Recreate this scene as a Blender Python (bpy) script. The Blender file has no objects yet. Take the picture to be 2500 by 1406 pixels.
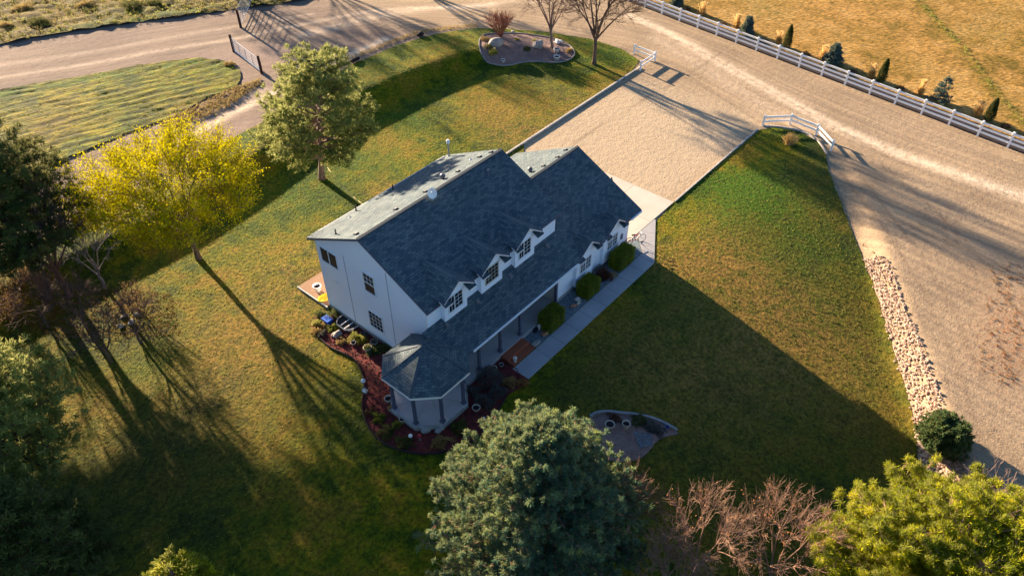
import bpy, math, random
import numpy as np
from mathutils import Vector
from mathutils.geometry import delaunay_2d_cdt
R = math.radians
sc = bpy.context.scene
col = sc.collection
# ------------------------------------------------------------------ camera
CH = 33.0; PITCH = 42.1; YAW = 40.1; FPX = 1822.0; W0, H0 = 2500.0, 1406.0
cd = bpy.data.cameras.new('camera'); cam = bpy.data.objects.new('camera', cd); col.objects.link(cam)
cam.location = (0, 0, CH); cam.rotation_euler = (R(90 - PITCH), 0, R(YAW - 90))
cd.sensor_width = 36; cd.lens = FPX / W0 * 36; cd.clip_end = 3000; cd.clip_start = 0.5
sc.camera = cam
# ------------------------------------------------------------------ light
SUN_EL = 13.5; SUN_AZ = 82.0          # azimuth of the sun, counter-clockwise from +X
w = bpy.data.worlds.new('World'); sc.world = w; w.use_nodes = True
nt = w.node_tree; bg = nt.nodes['Background']
sky = nt.nodes.new('ShaderNodeTexSky'); sky.sky_type = 'NISHITA'; sky.sun_disc = False
sky.sun_elevation = R(SUN_EL); sky.sun_rotation = R(90 - SUN_AZ); sky.dust_density = 0.6; sky.ozone_density = 4.0
nt.links.new(sky.outputs[0], bg.inputs[0]); bg.inputs[1].default_value = 0.05
sd = bpy.data.lights.new('sun', 'SUN'); sun = bpy.data.objects.new('sun', sd); col.objects.link(sun)
sd.energy = 5.0; sd.angle = R(0.9); sd.color = (1.0, 0.77, 0.52)
sv = Vector((math.cos(R(SUN_AZ)) * math.cos(R(SUN_EL)), math.sin(R(SUN_AZ)) * math.cos(R(SUN_EL)), math.sin(R(SUN_EL))))
sun.rotation_euler = sv.to_track_quat('Z', 'Y').to_euler(); sun.location = sv * 100
sc.view_settings.view_transform = 'Standard'; sc.view_settings.look = 'None'
sc.view_settings.exposure = 2.4; sc.view_settings.gamma = 1.0
sc.render.resolution_x = 1024; sc.render.resolution_y = 575
# ------------------------------------------------------------------ terrain
def ss(t):
    t = np.clip(t, 0, 1); return t * t * (3 - 2 * t)
CX = np.array([-400, 10, 18, 25, 30, 37, 44, 50, 54, 57.5, 60, 64, 70.])
CYV = np.array([48., 47.6, 47.4, 48.6, 49.6, 50.2, 49.8, 48.8, 47.0, 44.6, 40.5, 34., 20.])
def hgt(x, y):
    x = np.asarray(x, float); y = np.asarray(y, float)
    A = 1.2 * (1 - ss((x - 49) / 13)) * ss((x + 60) / 40)
    d = y - np.interp(x, CX, CYV)
    h = A * ss((d + 3.1) / 3.4)
    h = h + 0.25 * A * ss((d - 12) / 60)
    rip = (x - 46) * .535 - (y - 7) * .845
    drop = 1.5 * ss((17.2 - y) / 19) * ss((x - 2) / 16) * (1 - ss((rip - .05) / 2.0))
    far = 1 - ss((np.hypot(x - 30, y - 20) - 110) / 80)
    und = .035 * np.sin(x * .31 + 1.3 * np.sin(y * .21)) * np.sin(y * .37 + x * .11)
    return (h - drop + und * ss((y - 35) / 4) + und * ss((16 - y) / 4)) * far
cp, sp_ = math.cos(R(PITCH)), math.sin(R(PITCH)); ca, sa = math.cos(R(YAW)), math.sin(R(YAW))
FW = np.array([ca * cp, sa * cp, -sp_]); RT = np.array([sa, -ca, 0.]); UPV = np.cross(RT, FW)
def ray(px, py): return FW * FPX + RT * (px - W0 / 2) - UPV * (py - H0 / 2)
def G(px, py, z=None):
    """point of the photograph -> point of the ground (or of the level z)"""
    d = ray(px, py); zz = 0.0 if z is None else z
    for _ in range(1 if z is not None else 12):
        t = (zz - CH) / d[2]; x, y = d[0] * t, d[1] * t
        if z is None: zz = float(hgt(x, y))
    return (float(x), float(y))
def on_x(px, py, X): d = ray(px, py); t = X / d[0]; return np.array([X, d[1] * t, CH + d[2] * t])
def on_y(px, py, Y): d = ray(px, py); t = Y / d[1]; return np.array([d[0] * t, Y, CH + d[2] * t])
def w2(p):
    if len(p) == 3: return (p[1], p[2])
    return G(*p)
# ------------------------------------------------------------------ object helpers
def tag(o, label=None, cat=None, group=None, kind=None):
    if label: o['label'] = label
    if cat: o['category'] = cat
    if group: o['group'] = group
    if kind: o['kind'] = kind
    return o
def thing(name, label, cat, loc=(0, 0, 0), group=None):
    o = bpy.data.objects.new(name, None); col.objects.link(o); o.location = loc; o.empty_display_size = .3
    return tag(o, label, cat, group)
def link(name, me, m=None, parent=None, world=True):
    o = bpy.data.objects.new(name, me); col.objects.link(o)
    if m is not None:
        for k in (m if isinstance(m, (list, tuple)) else [m]): me.materials.append(k)
    if parent is not None:
        o.parent = parent
        if world:
            L = Vector((0, 0, 0)); p = parent
            while p is not None: L += p.location; p = p.parent
            o.location = -L
    return o
def copy_tree(o, parent=None):
    c = o.copy(); col.objects.link(c); c.parent = parent
    for ch in list(o.children): copy_tree(ch, c)
    return c
class MB:
    def __init__(s): s.v = []; s.f = []; s.uv = []; s.mi = []; s.hasuv = False
    def poly(s, pts, uvs=None, mi=0):
        n = len(s.v); s.v += [tuple(map(float, p)) for p in pts]; s.f.append(tuple(range(n, n + len(pts))))
        s.uv.append(uvs if uvs else [(0, 0)] * len(pts)); s.mi.append(mi)
        if uvs: s.hasuv = True
    def mesh(s, faces, verts, mi=0):
        n = len(s.v); s.v += [tuple(map(float, p)) for p in verts]
        for f in faces: s.f.append(tuple(n + i for i in f)); s.uv.append([(0, 0)] * len(f)); s.mi.append(mi)
    def box(s, a, b, mi=0):
        (x0, y0, z0), (x1, y1, z1) = a, b
        V = [(x0, y0, z0), (x1, y0, z0), (x1, y1, z0), (x0, y1, z0), (x0, y0, z1), (x1, y0, z1), (x1, y1, z1), (x0, y1, z1)]
        s.mesh([(0, 3, 2, 1), (4, 5, 6, 7), (0, 1, 5, 4), (1, 2, 6, 5), (2, 3, 7, 6), (3, 0, 4, 7)], V, mi)
    def beam(s, p, q, wd, ht, up=(0, 0, 1), mi=0):
        p = np.array(p, float); q = np.array(q, float); d = q - p; d /= np.linalg.norm(d)
        u = np.array(up, float)
        if abs(d @ u) > .95: u = np.array([1., 0, 0])
        sd_ = np.cross(d, u); sd_ /= np.linalg.norm(sd_); u = np.cross(sd_, d)
        V = []
        for c in (p, q):
            for a, b in ((-1, -1), (1, -1), (1, 1), (-1, 1)): V.append(c + sd_ * a * wd / 2 + u * b * ht / 2)
        s.mesh([(0, 3, 2, 1), (4, 5, 6, 7), (0, 1, 5, 4), (1, 2, 6, 5), (2, 3, 7, 6), (3, 0, 4, 7)], V, mi)
    def tube(s, pts, rad, k=8, cap=True, mi=0, closed=False):
        pts = [np.array(p, float) for p in pts]; n = len(pts)
        if not hasattr(rad, '__len__'): rad = [rad] * n
        V = []; ref = np.array([0.2, .1, 1.])
        for i, p in enumerate(pts):
            a = pts[(i - 1) % n] if (i > 0 or closed) else p; b = pts[(i + 1) % n] if (i < n - 1 or closed) else p
            d = b - a; d = d / (np.linalg.norm(d) + 1e-9)
            r = ref if abs(d @ ref) < .97 * np.linalg.norm(ref) else np.array([1., 0, 0])
            x = np.cross(d, r); x /= np.linalg.norm(x); y = np.cross(d, x)
            for j in range(k):
                t = 2 * math.pi * j / k; V.append(p + (x * math.cos(t) + y * math.sin(t)) * rad[i])
        F = []
        for i in range(n if closed else n - 1):
            i2 = (i + 1) % n
            for j in range(k): F.append((i * k + j, i * k + (j + 1) % k, i2 * k + (j + 1) % k, i2 * k + j))
        if cap and not closed: F += [tuple(range(k))[::-1], tuple(range((n - 1) * k, n * k))]
        s.mesh(F, V, mi)
    def lathe(s, prof, c=(0, 0, 0), k=14, mi=0):
        V = []; F = []; m = len(prof)
        for (r, z) in prof:
            for j in range(k):
                t = 2 * math.pi * j / k; V.append((c[0] + r * math.cos(t), c[1] + r * math.sin(t), c[2] + z))
        for i in range(m - 1):
            for j in range(k): F.append((i * k + j, i * k + (j + 1) % k, (i + 1) * k + (j + 1) % k, (i + 1) * k + j))
        s.mesh(F, V, mi)
    def build(s, name, m, parent=None, world=True, smooth=False):
        me = bpy.data.meshes.new(name); me.from_pydata(s.v, [], s.f); me.update()
        if s.hasuv:
            ul = me.uv_layers.new(name='UVMap')
            ul.data.foreach_set('uv', np.array([c for u in s.uv for c in u], np.float32).ravel())
        me.polygons.foreach_set('material_index', np.array(s.mi, np.int32))
        if smooth: me.polygons.foreach_set('use_smooth', np.ones(len(s.f), bool))
        return link(name, me, m, parent, world)
def blob(mb, c, r, seed=0, sq=(1, 1, 1), sub=2, rough=.18, mi=0):
    """an uneven stone"""
    rg = np.random.default_rng(seed); t = (1 + 5 ** .5) / 2
    V = [np.array(v, float) / math.hypot(1, t) for v in [(-1, t, 0), (1, t, 0), (-1, -t, 0), (1, -t, 0), (0, -1, t), (0, 1, t), (0, -1, -t), (0, 1, -t), (t, 0, -1), (t, 0, 1), (-t, 0, -1), (-t, 0, 1)]]
    F = [(0, 11, 5), (0, 5, 1), (0, 1, 7), (0, 7, 10), (0, 10, 11), (1, 5, 9), (5, 11, 4), (11, 10, 2), (10, 7, 6), (7, 1, 8), (3, 9, 4), (3, 4, 2), (3, 2, 6), (3, 6, 8), (3, 8, 9), (4, 9, 5), (2, 4, 11), (6, 2, 10), (8, 6, 7), (9, 8, 1)]
    for _ in range(sub - 1):
        ed = {}; NF = []
        def mid(a, b):
            k = (min(a, b), max(a, b))
            if k not in ed:
                m = V[a] + V[b]; V.append(m / np.linalg.norm(m)); ed[k] = len(V) - 1
            return ed[k]
        for a, b, c_ in F:
            ab, bc, ca_ = mid(a, b), mid(b, c_), mid(c_, a); NF += [(a, ab, ca_), (b, bc, ab), (c_, ca_, bc), (ab, bc, ca_)]
        F = NF
    k = rg.normal(size=(4, 3)) * 1.7; ph = rg.uniform(0, 6, 4)
    out = [np.array(c) + v * r * np.array(sq) * (1 + rough * sum(math.sin(k[i] @ v + ph[i]) for i in range(4)) / 2) for v in V]
    mb.mesh(F, out, mi)
def fast_mesh(name, V, F, tone=None):
    me = bpy.data.meshes.new(name); V = np.asarray(V, np.float32); F = np.asarray(F, np.int32); n, k = F.shape
    me.vertices.add(len(V)); me.vertices.foreach_set('co', V.ravel())
    me.loops.add(n * k); me.loops.foreach_set('vertex_index', F.ravel())
    me.polygons.add(n); me.polygons.foreach_set('loop_start', np.arange(0, n * k, k, dtype=np.int32))
    me.update(calc_edges=True)
    if tone is not None:
        a = me.attributes.new('tone', 'FLOAT', 'POINT'); a.data.foreach_set('value', np.asarray(tone, np.float32))
    return me
def unit(a): return a / (np.linalg.norm(a, axis=-1, keepdims=True) + 1e-9)
def blades_mesh(name, P, D, L, Wd, tone, rg, bend=0.0):
    """P base, D direction, L length, Wd half width: one four-cornered leaf each"""
    P = np.asarray(P); D = unit(np.asarray(D)); n = len(P)
    L = np.broadcast_to(L, n)[:, None]; Wd = np.broadcast_to(Wd, n)[:, None]
    S = unit(np.cross(D, rg.normal(size=(n, 3))))
    Q = P + D * L; Q[:, 2] -= bend * L[:, 0]
    M1 = P + D * L * .55 + S * Wd; M2 = P + D * L * .55 - S * Wd
    V = np.stack([P, M1, Q, M2], 1).reshape(-1, 3); F = np.arange(4 * n).reshape(n, 4)
    return fast_mesh(name, V, F, np.repeat(tone, 4))
def segs_mesh(name, segs, k=5):
    P = np.array([s[0] for s in segs]); Q = np.array([s[1] for s in segs]); r0 = np.array([s[2] for s in segs]); r1 = np.array([s[3] for s in segs])
    D = unit(Q - P); ref = np.where(np.abs(D[:, 2:3]) > .9, np.array([[1., 0, 0]]), np.array([[0., 0, 1.]]))
    X = unit(np.cross(D, ref)); Y = np.cross(D, X); V = []
    for c, r in ((P, r0), (Q, r1)):
        for j in range(k):
            t = 2 * math.pi * j / k; V.append(c + (X * math.cos(t) + Y * math.sin(t)) * r[:, None])
    V = np.stack(V, 1).reshape(-1, 3); n = len(P); b = np.arange(n)[:, None] * 2 * k; F = []
    for j in range(k): F.append(np.concatenate([b + j, b + (j + 1) % k, b + k + (j + 1) % k, b + k + j], 1))
    me = fast_mesh(name, V, np.concatenate(F)); me.polygons.foreach_set('use_smooth', np.ones(n * k, bool)); return me
# ------------------------------------------------------------------ materials
def new_mat(name, rough=.85, spec=.3):
    m = bpy.data.materials.new(name); m.use_nodes = True; n = m.node_tree.nodes; b = n['Principled BSDF']
    b.inputs['Roughness'].default_value = rough; b.inputs['Specular IOR Level'].default_value = spec
    return m, m.node_tree, b
def nd(nt, t, **k):
    n = nt.nodes.new(t)
    for a, v in k.items(): setattr(n, a, v)
    return n
def ramp(nt, fac, cols, lo=.35, hi=.65):
    r = nt.nodes.new('ShaderNodeValToRGB'); e = r.color_ramp.elements; k = len(cols)
    while len(e) < k: e.new(.5)
    for i, c in enumerate(cols): e[i].position = lo + (hi - lo) * i / max(1, k - 1); e[i].color = (*c, 1)
    nt.links.new(fac, r.inputs[0]); return r.outputs[0]
def noise(nt, scale, detail=4, rough=.6, vec=None, stretch=None, rot=0):
    n = nt.nodes.new('ShaderNodeTexNoise'); n.inputs['Scale'].default_value = scale; n.inputs['Detail'].default_value = detail; n.inputs['Roughness'].default_value = rough
    if vec is None: vec = nt.nodes.new('ShaderNodeNewGeometry').outputs['Position']
    if stretch or rot:
        m = nt.nodes.new('ShaderNodeMapping'); m.inputs['Rotation'].default_value = (0, 0, rot); m.inputs['Scale'].default_value = stretch or (1, 1, 1)
        if rot:
            # rotate first, then stretch
            m.inputs['Scale'].default_value = (1, 1, 1); nt.links.new(vec, m.inputs[0]); m2 = nt.nodes.new('ShaderNodeMapping'); m2.inputs['Scale'].default_value = stretch
            nt.links.new(m.outputs[0], m2.inputs[0]); vec = m2.outputs[0]
        else: nt.links.new(vec, m.inputs[0]); vec = m.outputs[0]
    nt.links.new(vec, n.inputs['Vector']); return n.outputs['Fac']
def mix(nt, a, b, f, mode='MIX'):
    m = nt.nodes.new('ShaderNodeMix'); m.data_type = 'RGBA'; m.blend_type = mode
    for s, v in ((m.inputs[0], f), (m.inputs[6], a), (m.inputs[7], b)):
        if hasattr(v, 'is_output') or isinstance(v, bpy.types.NodeSocket): nt.links.new(v, s)
        elif isinstance(v, (int, float)): s.default_value = v
        else: s.default_value = (*v, 1)
    return m.outputs[2]
def math_(nt, op, a, b=None, clamp=False):
    m = nt.nodes.new('ShaderNodeMath'); m.operation = op; m.use_clamp = clamp
    for i, v in enumerate((a, b)):
        if v is None: continue
        if isinstance(v, (int, float)): m.inputs[i].default_value = v
        else: nt.links.new(v, m.inputs[i])
    return m.outputs[0]
def attr(nt, name): a = nt.nodes.new('ShaderNodeAttribute'); a.attribute_name = name; return a.outputs['Fac']
def bump(nt, b, h, dist=.05, st=1.0):
    n = nt.nodes.new('ShaderNodeBump'); n.inputs['Distance'].default_value = dist; n.inputs['Strength'].default_value = st
    nt.links.new(h, n.inputs['Height']); nt.links.new(n.outputs[0], b.inputs['Normal'])
def simple(name, c, c2=None, scale=3, rough=.8, bmp=0, spec=.3, metal=0, bscale=None, stretch=None, fine=0):
    m, t, b = new_mat(name, rough, spec); b.inputs['Metallic'].default_value = metal
    c2 = c2 or tuple(v * .75 for v in c)
    f = noise(t, scale, 5, .65, stretch=stretch); o = ramp(t, f, [c2, c])
    if fine: o = mix(t, o, ramp(t, noise(t, fine, 3, .7), [(.72, .72, .72), (1.2, 1.2, 1.2)]), 1.0, 'MULTIPLY')
    t.links.new(o, b.inputs['Base Color'])
    if bmp: bump(t, b, noise(t, bscale or scale * 4, 4, .7, stretch=stretch), bmp)
    return m
def leafmat(name, cols, trans=.25, rough=.6, tcol=None):
    m, t, b = new_mat(name, .75, .06)
    f = attr(t, 'tone'); o = ramp(t, f, cols, 0, 1); t.links.new(o, b.inputs['Base Color'])
    if trans:
        tr = t.nodes.new('ShaderNodeBsdfTranslucent'); ms = t.nodes.new('ShaderNodeMixShader'); ms.inputs[0].default_value = trans
        t.links.new(mix(t, o, tcol or (1.0, .95, .4), .35), tr.inputs[0])
        t.links.new(b.outputs[0], ms.inputs[1]); t.links.new(tr.outputs[0], ms.inputs[2]); t.links.new(ms.outputs[0], t.nodes['Material Output'].inputs[0])
    return m
# ---- ground of gravel: streaks run along the road, attributes u v track litter
def gravel_mat():
    m, t, b = new_mat('gravel', .95, .15)
    n1 = noise(t, .22, 4, .6); base = ramp(t, n1, [(.285, .212, .138), (.365, .275, .182)], .3, .7)
    cx = t.nodes.new('ShaderNodeCombineXYZ'); t.links.new(attr(t, 'u'), cx.inputs[0]); t.links.new(attr(t, 'v'), cx.inputs[1])
    mp = t.nodes.new('ShaderNodeMapping'); mp.inputs['Scale'].default_value = (2.2, .06, 1); t.links.new(cx.outputs[0], mp.inputs[0])
    st = noise(t, 1.0, 6, .65, vec=mp.outputs[0])
    base = mix(t, base, ramp(t, st, [(.70, .70, .74), (1.14, 1.12, 1.08)], .36, .64), math_(t, 'SUBTRACT', .85, math_(t, 'MULTIPLY', attr(t, 'pad'), .6)), 'MULTIPLY')
    base = mix(t, base, (.62, .61, .76), attr(t, 'grey'), 'MULTIPLY')
    base = mix(t, base, (.47, .375, .26), math_(t, 'MULTIPLY', attr(t, 'pad'), .65))
    tn = math_(t, 'MULTIPLY', attr(t, 'track'), ramp(t, noise(t, 1.3, 5, .7), [(.45,) * 3, (1, 1, 1)], .35, .6), True)
    base = mix(t, base, (.66, .53, .39), tn)
    base = mix(t, base, (.19, .135, .09), math_(t, 'MULTIPLY', attr(t, 'rut'), .55, True))
    base = mix(t, base, (.30, .22, .19), math_(t, 'MULTIPLY', attr(t, 'soil'), .75, True))
    li = math_(t, 'MULTIPLY', attr(t, 'litter'), ramp(t, noise(t, 3, 5, .75), [(0,) * 3, (1, 1, 1)], .42, .6), True)
    base = mix(t, base, (.30, .15, .08), li)
    fn = noise(t, 9, 4, .8); base = mix(t, base, ramp(t, fn, [(.62, .60, .60), (1.28, 1.27, 1.25)], .33, .67), .65, 'MULTIPLY')
    sp = noise(t, 2.6, 6, .8); base = mix(t, base, ramp(t, sp, [(.62, .55, .5), (1, 1, 1)], .36, .44), .8, 'MULTIPLY')
    t.links.new(base, b.inputs['Base Color'])
    h = math_(t, 'ADD', math_(t, 'MULTIPLY', fn, .5), noise(t, 2.0, 5, .7)); bump(t, b, h, .07, .8)
    return m
def grass_mat(name, cols, big=.16, dist=.14, rot=0, st=None, f2c=False, green=(.045, .105, .004), dry=(.215, .135, .032)):
    m, t, b = new_mat(name, .9, .12)
    n = math_(t, 'ADD', math_(t, 'MULTIPLY', noise(t, big, 4, .6), .55), math_(t, 'MULTIPLY', noise(t, big * 5, 5, .65), .45))
    o = ramp(t, n, cols, .43, .58)
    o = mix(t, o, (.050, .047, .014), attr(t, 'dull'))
    gn = math_(t, 'MULTIPLY', attr(t, 'green'), ramp(t, noise(t, 1.1, 4, .7), [(.25,) * 3, (1, 1, 1)], .35, .6), True)
    o = mix(t, o, green, gn)
    dn = math_(t, 'MULTIPLY', attr(t, 'dry'), ramp(t, noise(t, 1.4, 4, .7), [(.2,) * 3, (1, 1, 1)], .35, .6), True)
    o = mix(t, o, dry, dn)
    f1 = noise(t, 4.5, 5, .75, stretch=st, rot=rot); f2 = noise(t, 14, 3, .7)
    o = mix(t, o, ramp(t, f1, [(.38, .42, .35), (.95, .95, .95), (1.6, 1.45, 1.35)], .36, .64), 1.0, 'MULTIPLY')
    if f2c: o = mix(t, o, ramp(t, noise(t, 4.5, 4, .7, stretch=(.12, 1.0, 1), rot=rot), [(.35, .42, .35), (1.0, 1.0, 1.0), (1.7, 1.6, 1.1)], .40, .60), 1.0, 'MULTIPLY')
    o = mix(t, o, ramp(t, f2, [(.65, .68, .6), (1.3, 1.25, 1.2)], .3, .7), .8, 'MULTIPLY')
    t.links.new(o, b.inputs['Base Color'])
    bump(t, b, math_(t, 'ADD', f1, math_(t, 'MULTIPLY', f2, .35)), dist, 1.0)
    return m
def shingle_mat():
    m, t, b = new_mat('roof_shingles', .9, .25)
    uv = t.nodes.new('ShaderNodeTexCoord').outputs['UV']
    br = t.nodes.new('ShaderNodeTexBrick'); br.inputs['Scale'].default_value = 1; br.inputs['Brick Width'].default_value = .33; br.inputs['Row Height'].default_value = .155
    br.inputs['Mortar Size'].default_value = .012; br.inputs['Mortar Smooth'].default_value = .4; br.inputs['Bias'].default_value = .0; br.offset = .5
    br.inputs['Color1'].default_value = (.043, .072, .095, 1); br.inputs['Color2'].default_value = (.108, .140, .152, 1); br.inputs['Mortar'].default_value = (.025, .037, .055, 1)
    t.links.new(uv, br.inputs['Vector'])
    o = mix(t, br.outputs[0], ramp(t, noise(t, .5, 5, .6), [(.86, .86, .86), (1.12, 1.1, 1.06)]), 1.0, 'MULTIPLY')
    o = mix(t, o, ramp(t, noise(t, 18, 3, .7), [(.72,) * 3, (1.28,) * 3], .3, .7), .8, 'MULTIPLY')
    t.links.new(o, b.inputs['Base Color']); bump(t, b, math_(t, 'SUBTRACT', 1.0, br.outputs['Fac']), .012, .7)
    return m
def wood_mat(name, c1, c2, plank=.14, axis=0):
    m, t, b = new_mat(name, .75, .25)
    sx = t.nodes.new('ShaderNodeSeparateXYZ'); t.links.new(t.nodes.new('ShaderNodeNewGeometry').outputs['Position'], sx.inputs[0])
    fr = math_(t, 'FRACT', math_(t, 'DIVIDE', sx.outputs[axis], plank)); gap = math_(t, 'GREATER_THAN', fr, .09)
    st = (9, .6, 1) if axis == 0 else (.6, 9, 1)
    o = ramp(t, noise(t, 1.2, 5, .7, stretch=st), [c2, c1])
    o = mix(t, tuple(v * .25 for v in c2), o, gap); t.links.new(o, b.inputs['Base Color']); bump(t, b, gap, .008)
    return m
M_gravel = gravel_mat()
M_lawn = grass_mat('lawn_grass', [(.026, .056, .002), (.086, .114, .001), (.150, .138, .002), (.200, .140, .010)])
M_rough = grass_mat('rough_grass', [(.03, .055, .001), (.10, .125, .001), (.17, .15, .002), (.08, .08, .003)], .2, .25, rot=R(17), st=(.07, .5, 1), f2c=True)
M_gold = grass_mat('dry_pasture', [(.16, .11, .02), (.27, .16, .04), (.33, .20, .06), (.36, .23, .08)], .07, .14, rot=R(40), st=(.45, 1.0, 1), green=(.12, .105, .01), dry=(.40, .23, .072))
M_scrub = grass_mat('scrub_grass', [(.035, .050, .006), (.11, .095, .012), (.16, .12, .025), (.06, .045, .018)], .22, .4, rot=R(30), st=(.12, .45, 1))
M_shingle = shingle_mat()
M_wall = simple('white_siding', (.80, .85, .93), (.76, .81, .91), .7, .6, .004, bscale=30)
M_trim = simple('white_trim', (.82, .82, .82), (.76, .76, .78), 2, .45)
M_found = simple('foundation_concrete', (.40, .39, .37), (.28, .27, .26), 2, .9, .01, fine=12)
M_conc = simple('concrete', (.50, .455, .39), (.45, .40, .34), .6, .85, .002, bscale=20)
M_pathc = simple('path_concrete', (.34, .34, .35), (.28, .28, .30), .5, .85, .002, bscale=20)
M_kerb = simple('kerb_concrete', (.50, .45, .40), (.36, .33, .31), 1.5, .9, .01, fine=7)
M_kerb2 = simple('weathered_kerb', (.26, .25, .25), (.17, .17, .18), 2, .9)
M_post = simple('dark_blue_paint', (.085, .10, .16), (.07, .08, .13), 3, .5)
M_dark = simple('black_metal', (.03, .03, .035), (.02, .02, .022), 5, .5)
M_vent = simple('vent_metal', (.16, .15, .15), (.10, .10, .11), 5, .35, spec=.6)
M_galv = simple('galvanised_steel', (.50, .50, .52), (.38, .38, .40), 4, .35, metal=.8)
M_vinyl = simple('white_vinyl', (.88, .88, .87), (.82, .82, .81), 1.2, .35)
M_rust = simple('dark_timber', (.075, .03, .022), (.045, .018, .014), 3, .85, .01)
M_deck = wood_mat('deck_boards', (.30, .17, .10), (.22, .12, .07), .15, 1)
M_step = wood_mat('red_stained_boards', (.40, .115, .06), (.27, .07, .035), .15, 1)
M_mulch = simple('red_mulch', (.19, .030, .027), (.06, .014, .014), 3.5, .95, .06, bscale=12, fine=16)
M_bedsoil = simple('bed_soil', (.25, .165, .14), (.17, .11, .10), 1.2, .95, .04, bscale=9, fine=11)
M_bluegr = simple('blue_gravel', (.20, .25, .28), (.10, .13, .16), 7, .95, .04, bscale=14, fine=18)
M_darkmulch = simple('dark_mulch', (.032, .02, .021), (.016, .011, .012), 3, .95, .05, fine=10)
M_bark = simple('bark', (.16, .10, .07), (.09, .06, .045), 4, .95, .03, stretch=(1, 1, .3))
M_bark2 = simple('pale_bark', (.30, .20, .16), (.17, .11, .09), 4, .9, .02, stretch=(1, 1, .3))
M_bark3 = simple('pinkish_bark', (.42, .24, .17), (.28, .15, .11), 4, .9, .02)
M_bark4 = simple('grey_bark', (.17, .155, .165), (.10, .09, .10), 4, .9, .02)
M_bark6 = simple('brown_pink_bark', (.26, .155, .105), (.16, .095, .07), 4, .9)
M_bark5 = simple('purplish_bark', (.12, .075, .065), (.07, .045, .04), 4, .9)
M_twig = simple('red_twigs', (.36, .13, .075), (.22, .08, .05), 4, .9)
M_rock = simple('pink_stone', (.60, .43, .33), (.26, .18, .14), 5, .9, .03, fine=8)
M_stone = simple('grey_stone', (.38, .34, .31), (.22, .20, .19), 2, .9, .03, fine=6)
M_pale = simple('pale_stone', (.66, .62, .58), (.48, .45, .42), 3, .8, .02)
M_terra = simple('clay_pot', (.42, .20, .12), (.32, .15, .09), 3, .8)
M_cream = simple('cream_pot', (.45, .40, .34), (.33, .29, .25), 3, .7)
M_glass, t_, b_ = new_mat('window_glass', .15, .1); b_.inputs['Base Color'].default_value = (.018, .022, .032, 1)
M_curt = simple('curtained_glass', (.16, .19, .23), (.07, .09, .12), 2.5, .12, spec=.6, stretch=(6, 6, 1))
M_beige = simple('beige_siding', (.55, .52, .48), (.5, .47, .44), 1, .7)
M_yel = simple('yellow_plastic', (.85, .55, .03), None, 3, .4)
M_blue = simple('blue_plastic', (.02, .12, .55), None, 3, .4)
M_red = simple('red_paint', (.45, .03, .04), None, 3, .35)
M_white = simple('white_paint', (.84, .84, .84), (.78, .78, .78), 3, .3)
M_rubber = simple('black_rubber', (.02, .02, .02), None, 3, .8)
L_pine = leafmat('pine_needles', [(.05, .08, .018), (.14, .185, .04), (.28, .32, .08)], .28)
L_dpine = leafmat('dark_pine_needles', [(.028, .05, .014), (.055, .08, .02), (.10, .12, .03)], .12)
L_brp = leafmat('sunny_pine_needles', [(.03, .055, .002), (.19, .22, .002), (.50, .44, .004)], .25)
L_spruce = leafmat('blue_spruce_needles', [(.012, .048, .040), (.06, .145, .095), (.28, .34, .10)], .22)
L_bspr = leafmat('steel_blue_needles', [(.045, .085, .09), (.09, .15, .14), (.16, .22, .18)], .1)
L_cyp = leafmat('cypress_leaves', [(.012, .03, .008), (.03, .055, .012), (.06, .085, .02)], .08)
L_yel = leafmat('yellow_leaves', [(.12, .135, .001), (.32, .31, .001), (.50, .44, .002)], .3, tcol=(1.0, .8, .0))
L_hedge = leafmat('box_leaves', [(.03, .06, .006), (.13, .17, .010), (.34, .34, .02)], .2)
L_purp = leafmat('purple_leaves', [(.04, .012, .016), (.085, .02, .025), (.15, .04, .04)], .15)
L_jun = leafmat('juniper_leaves', [(.02, .05, .02), (.05, .10, .035), (.11, .16, .05)], .12)
L_tan = leafmat('dry_plumes', [(.50, .27, .08), (.74, .46, .18), (.86, .62, .33)], .3)
L_weed = leafmat('dry_weeds', [(.22, .12, .05), (.36, .22, .09), (.46, .32, .13)], .2)
L_green = leafmat('green_blades', [(.07, .10, .01), (.19, .21, .015), (.36, .33, .03)], .3)
L_gold = leafmat('straw_blades', [(.28, .18, .04), (.44, .30, .08), (.55, .40, .12)], .25)
L_brown = leafmat('russet_leaves', [(.16, .05, .02), (.34, .13, .05), (.50, .26, .13)], .2)
L_grey = leafmat('grey_shrub_leaves', [(.05, .05, .055), (.10, .10, .105), (.17, .16, .15)], .1)
# ------------------------------------------------------------------ draped sheets
def dist_poly(X, Y, pts):
    best = np.full(X.shape, 1e9); u = np.zeros(X.shape); v = np.zeros(X.shape); acc = 0.
    for (ax, ay), (bx, by) in zip(pts[:-1], pts[1:]):
        dx, dy = bx - ax, by - ay; L = math.hypot(dx, dy); t = np.clip(((X - ax) * dx + (Y - ay) * dy) / L / L, 0, 1)
        qx, qy = ax + dx * t, ay + dy * t; d = np.hypot(X - qx, Y - qy); s = np.sign((X - ax) * dy - (Y - ay) * dx)
        m = d < best; best = np.where(m, d, best); u = np.where(m, d * s, u); v = np.where(m, acc + t * L, v); acc += L
    return best, u, v
def smooth_pts(P, it=2, closed=True):
    P = [tuple(p) for p in P]
    for _ in range(it):
        Q = []; n = len(P)
        rng = range(n if closed else n - 1)
        if not closed: Q.append(P[0])
        for i in rng:
            a = P[i]; b = P[(i + 1) % n]; Q += [(a[0] * .75 + b[0] * .25, a[1] * .75 + b[1] * .25), (a[0] * .25 + b[0] * .75, a[1] * .25 + b[1] * .75)]
        if not closed: Q.append(P[-1])
        P = Q
    return P
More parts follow.
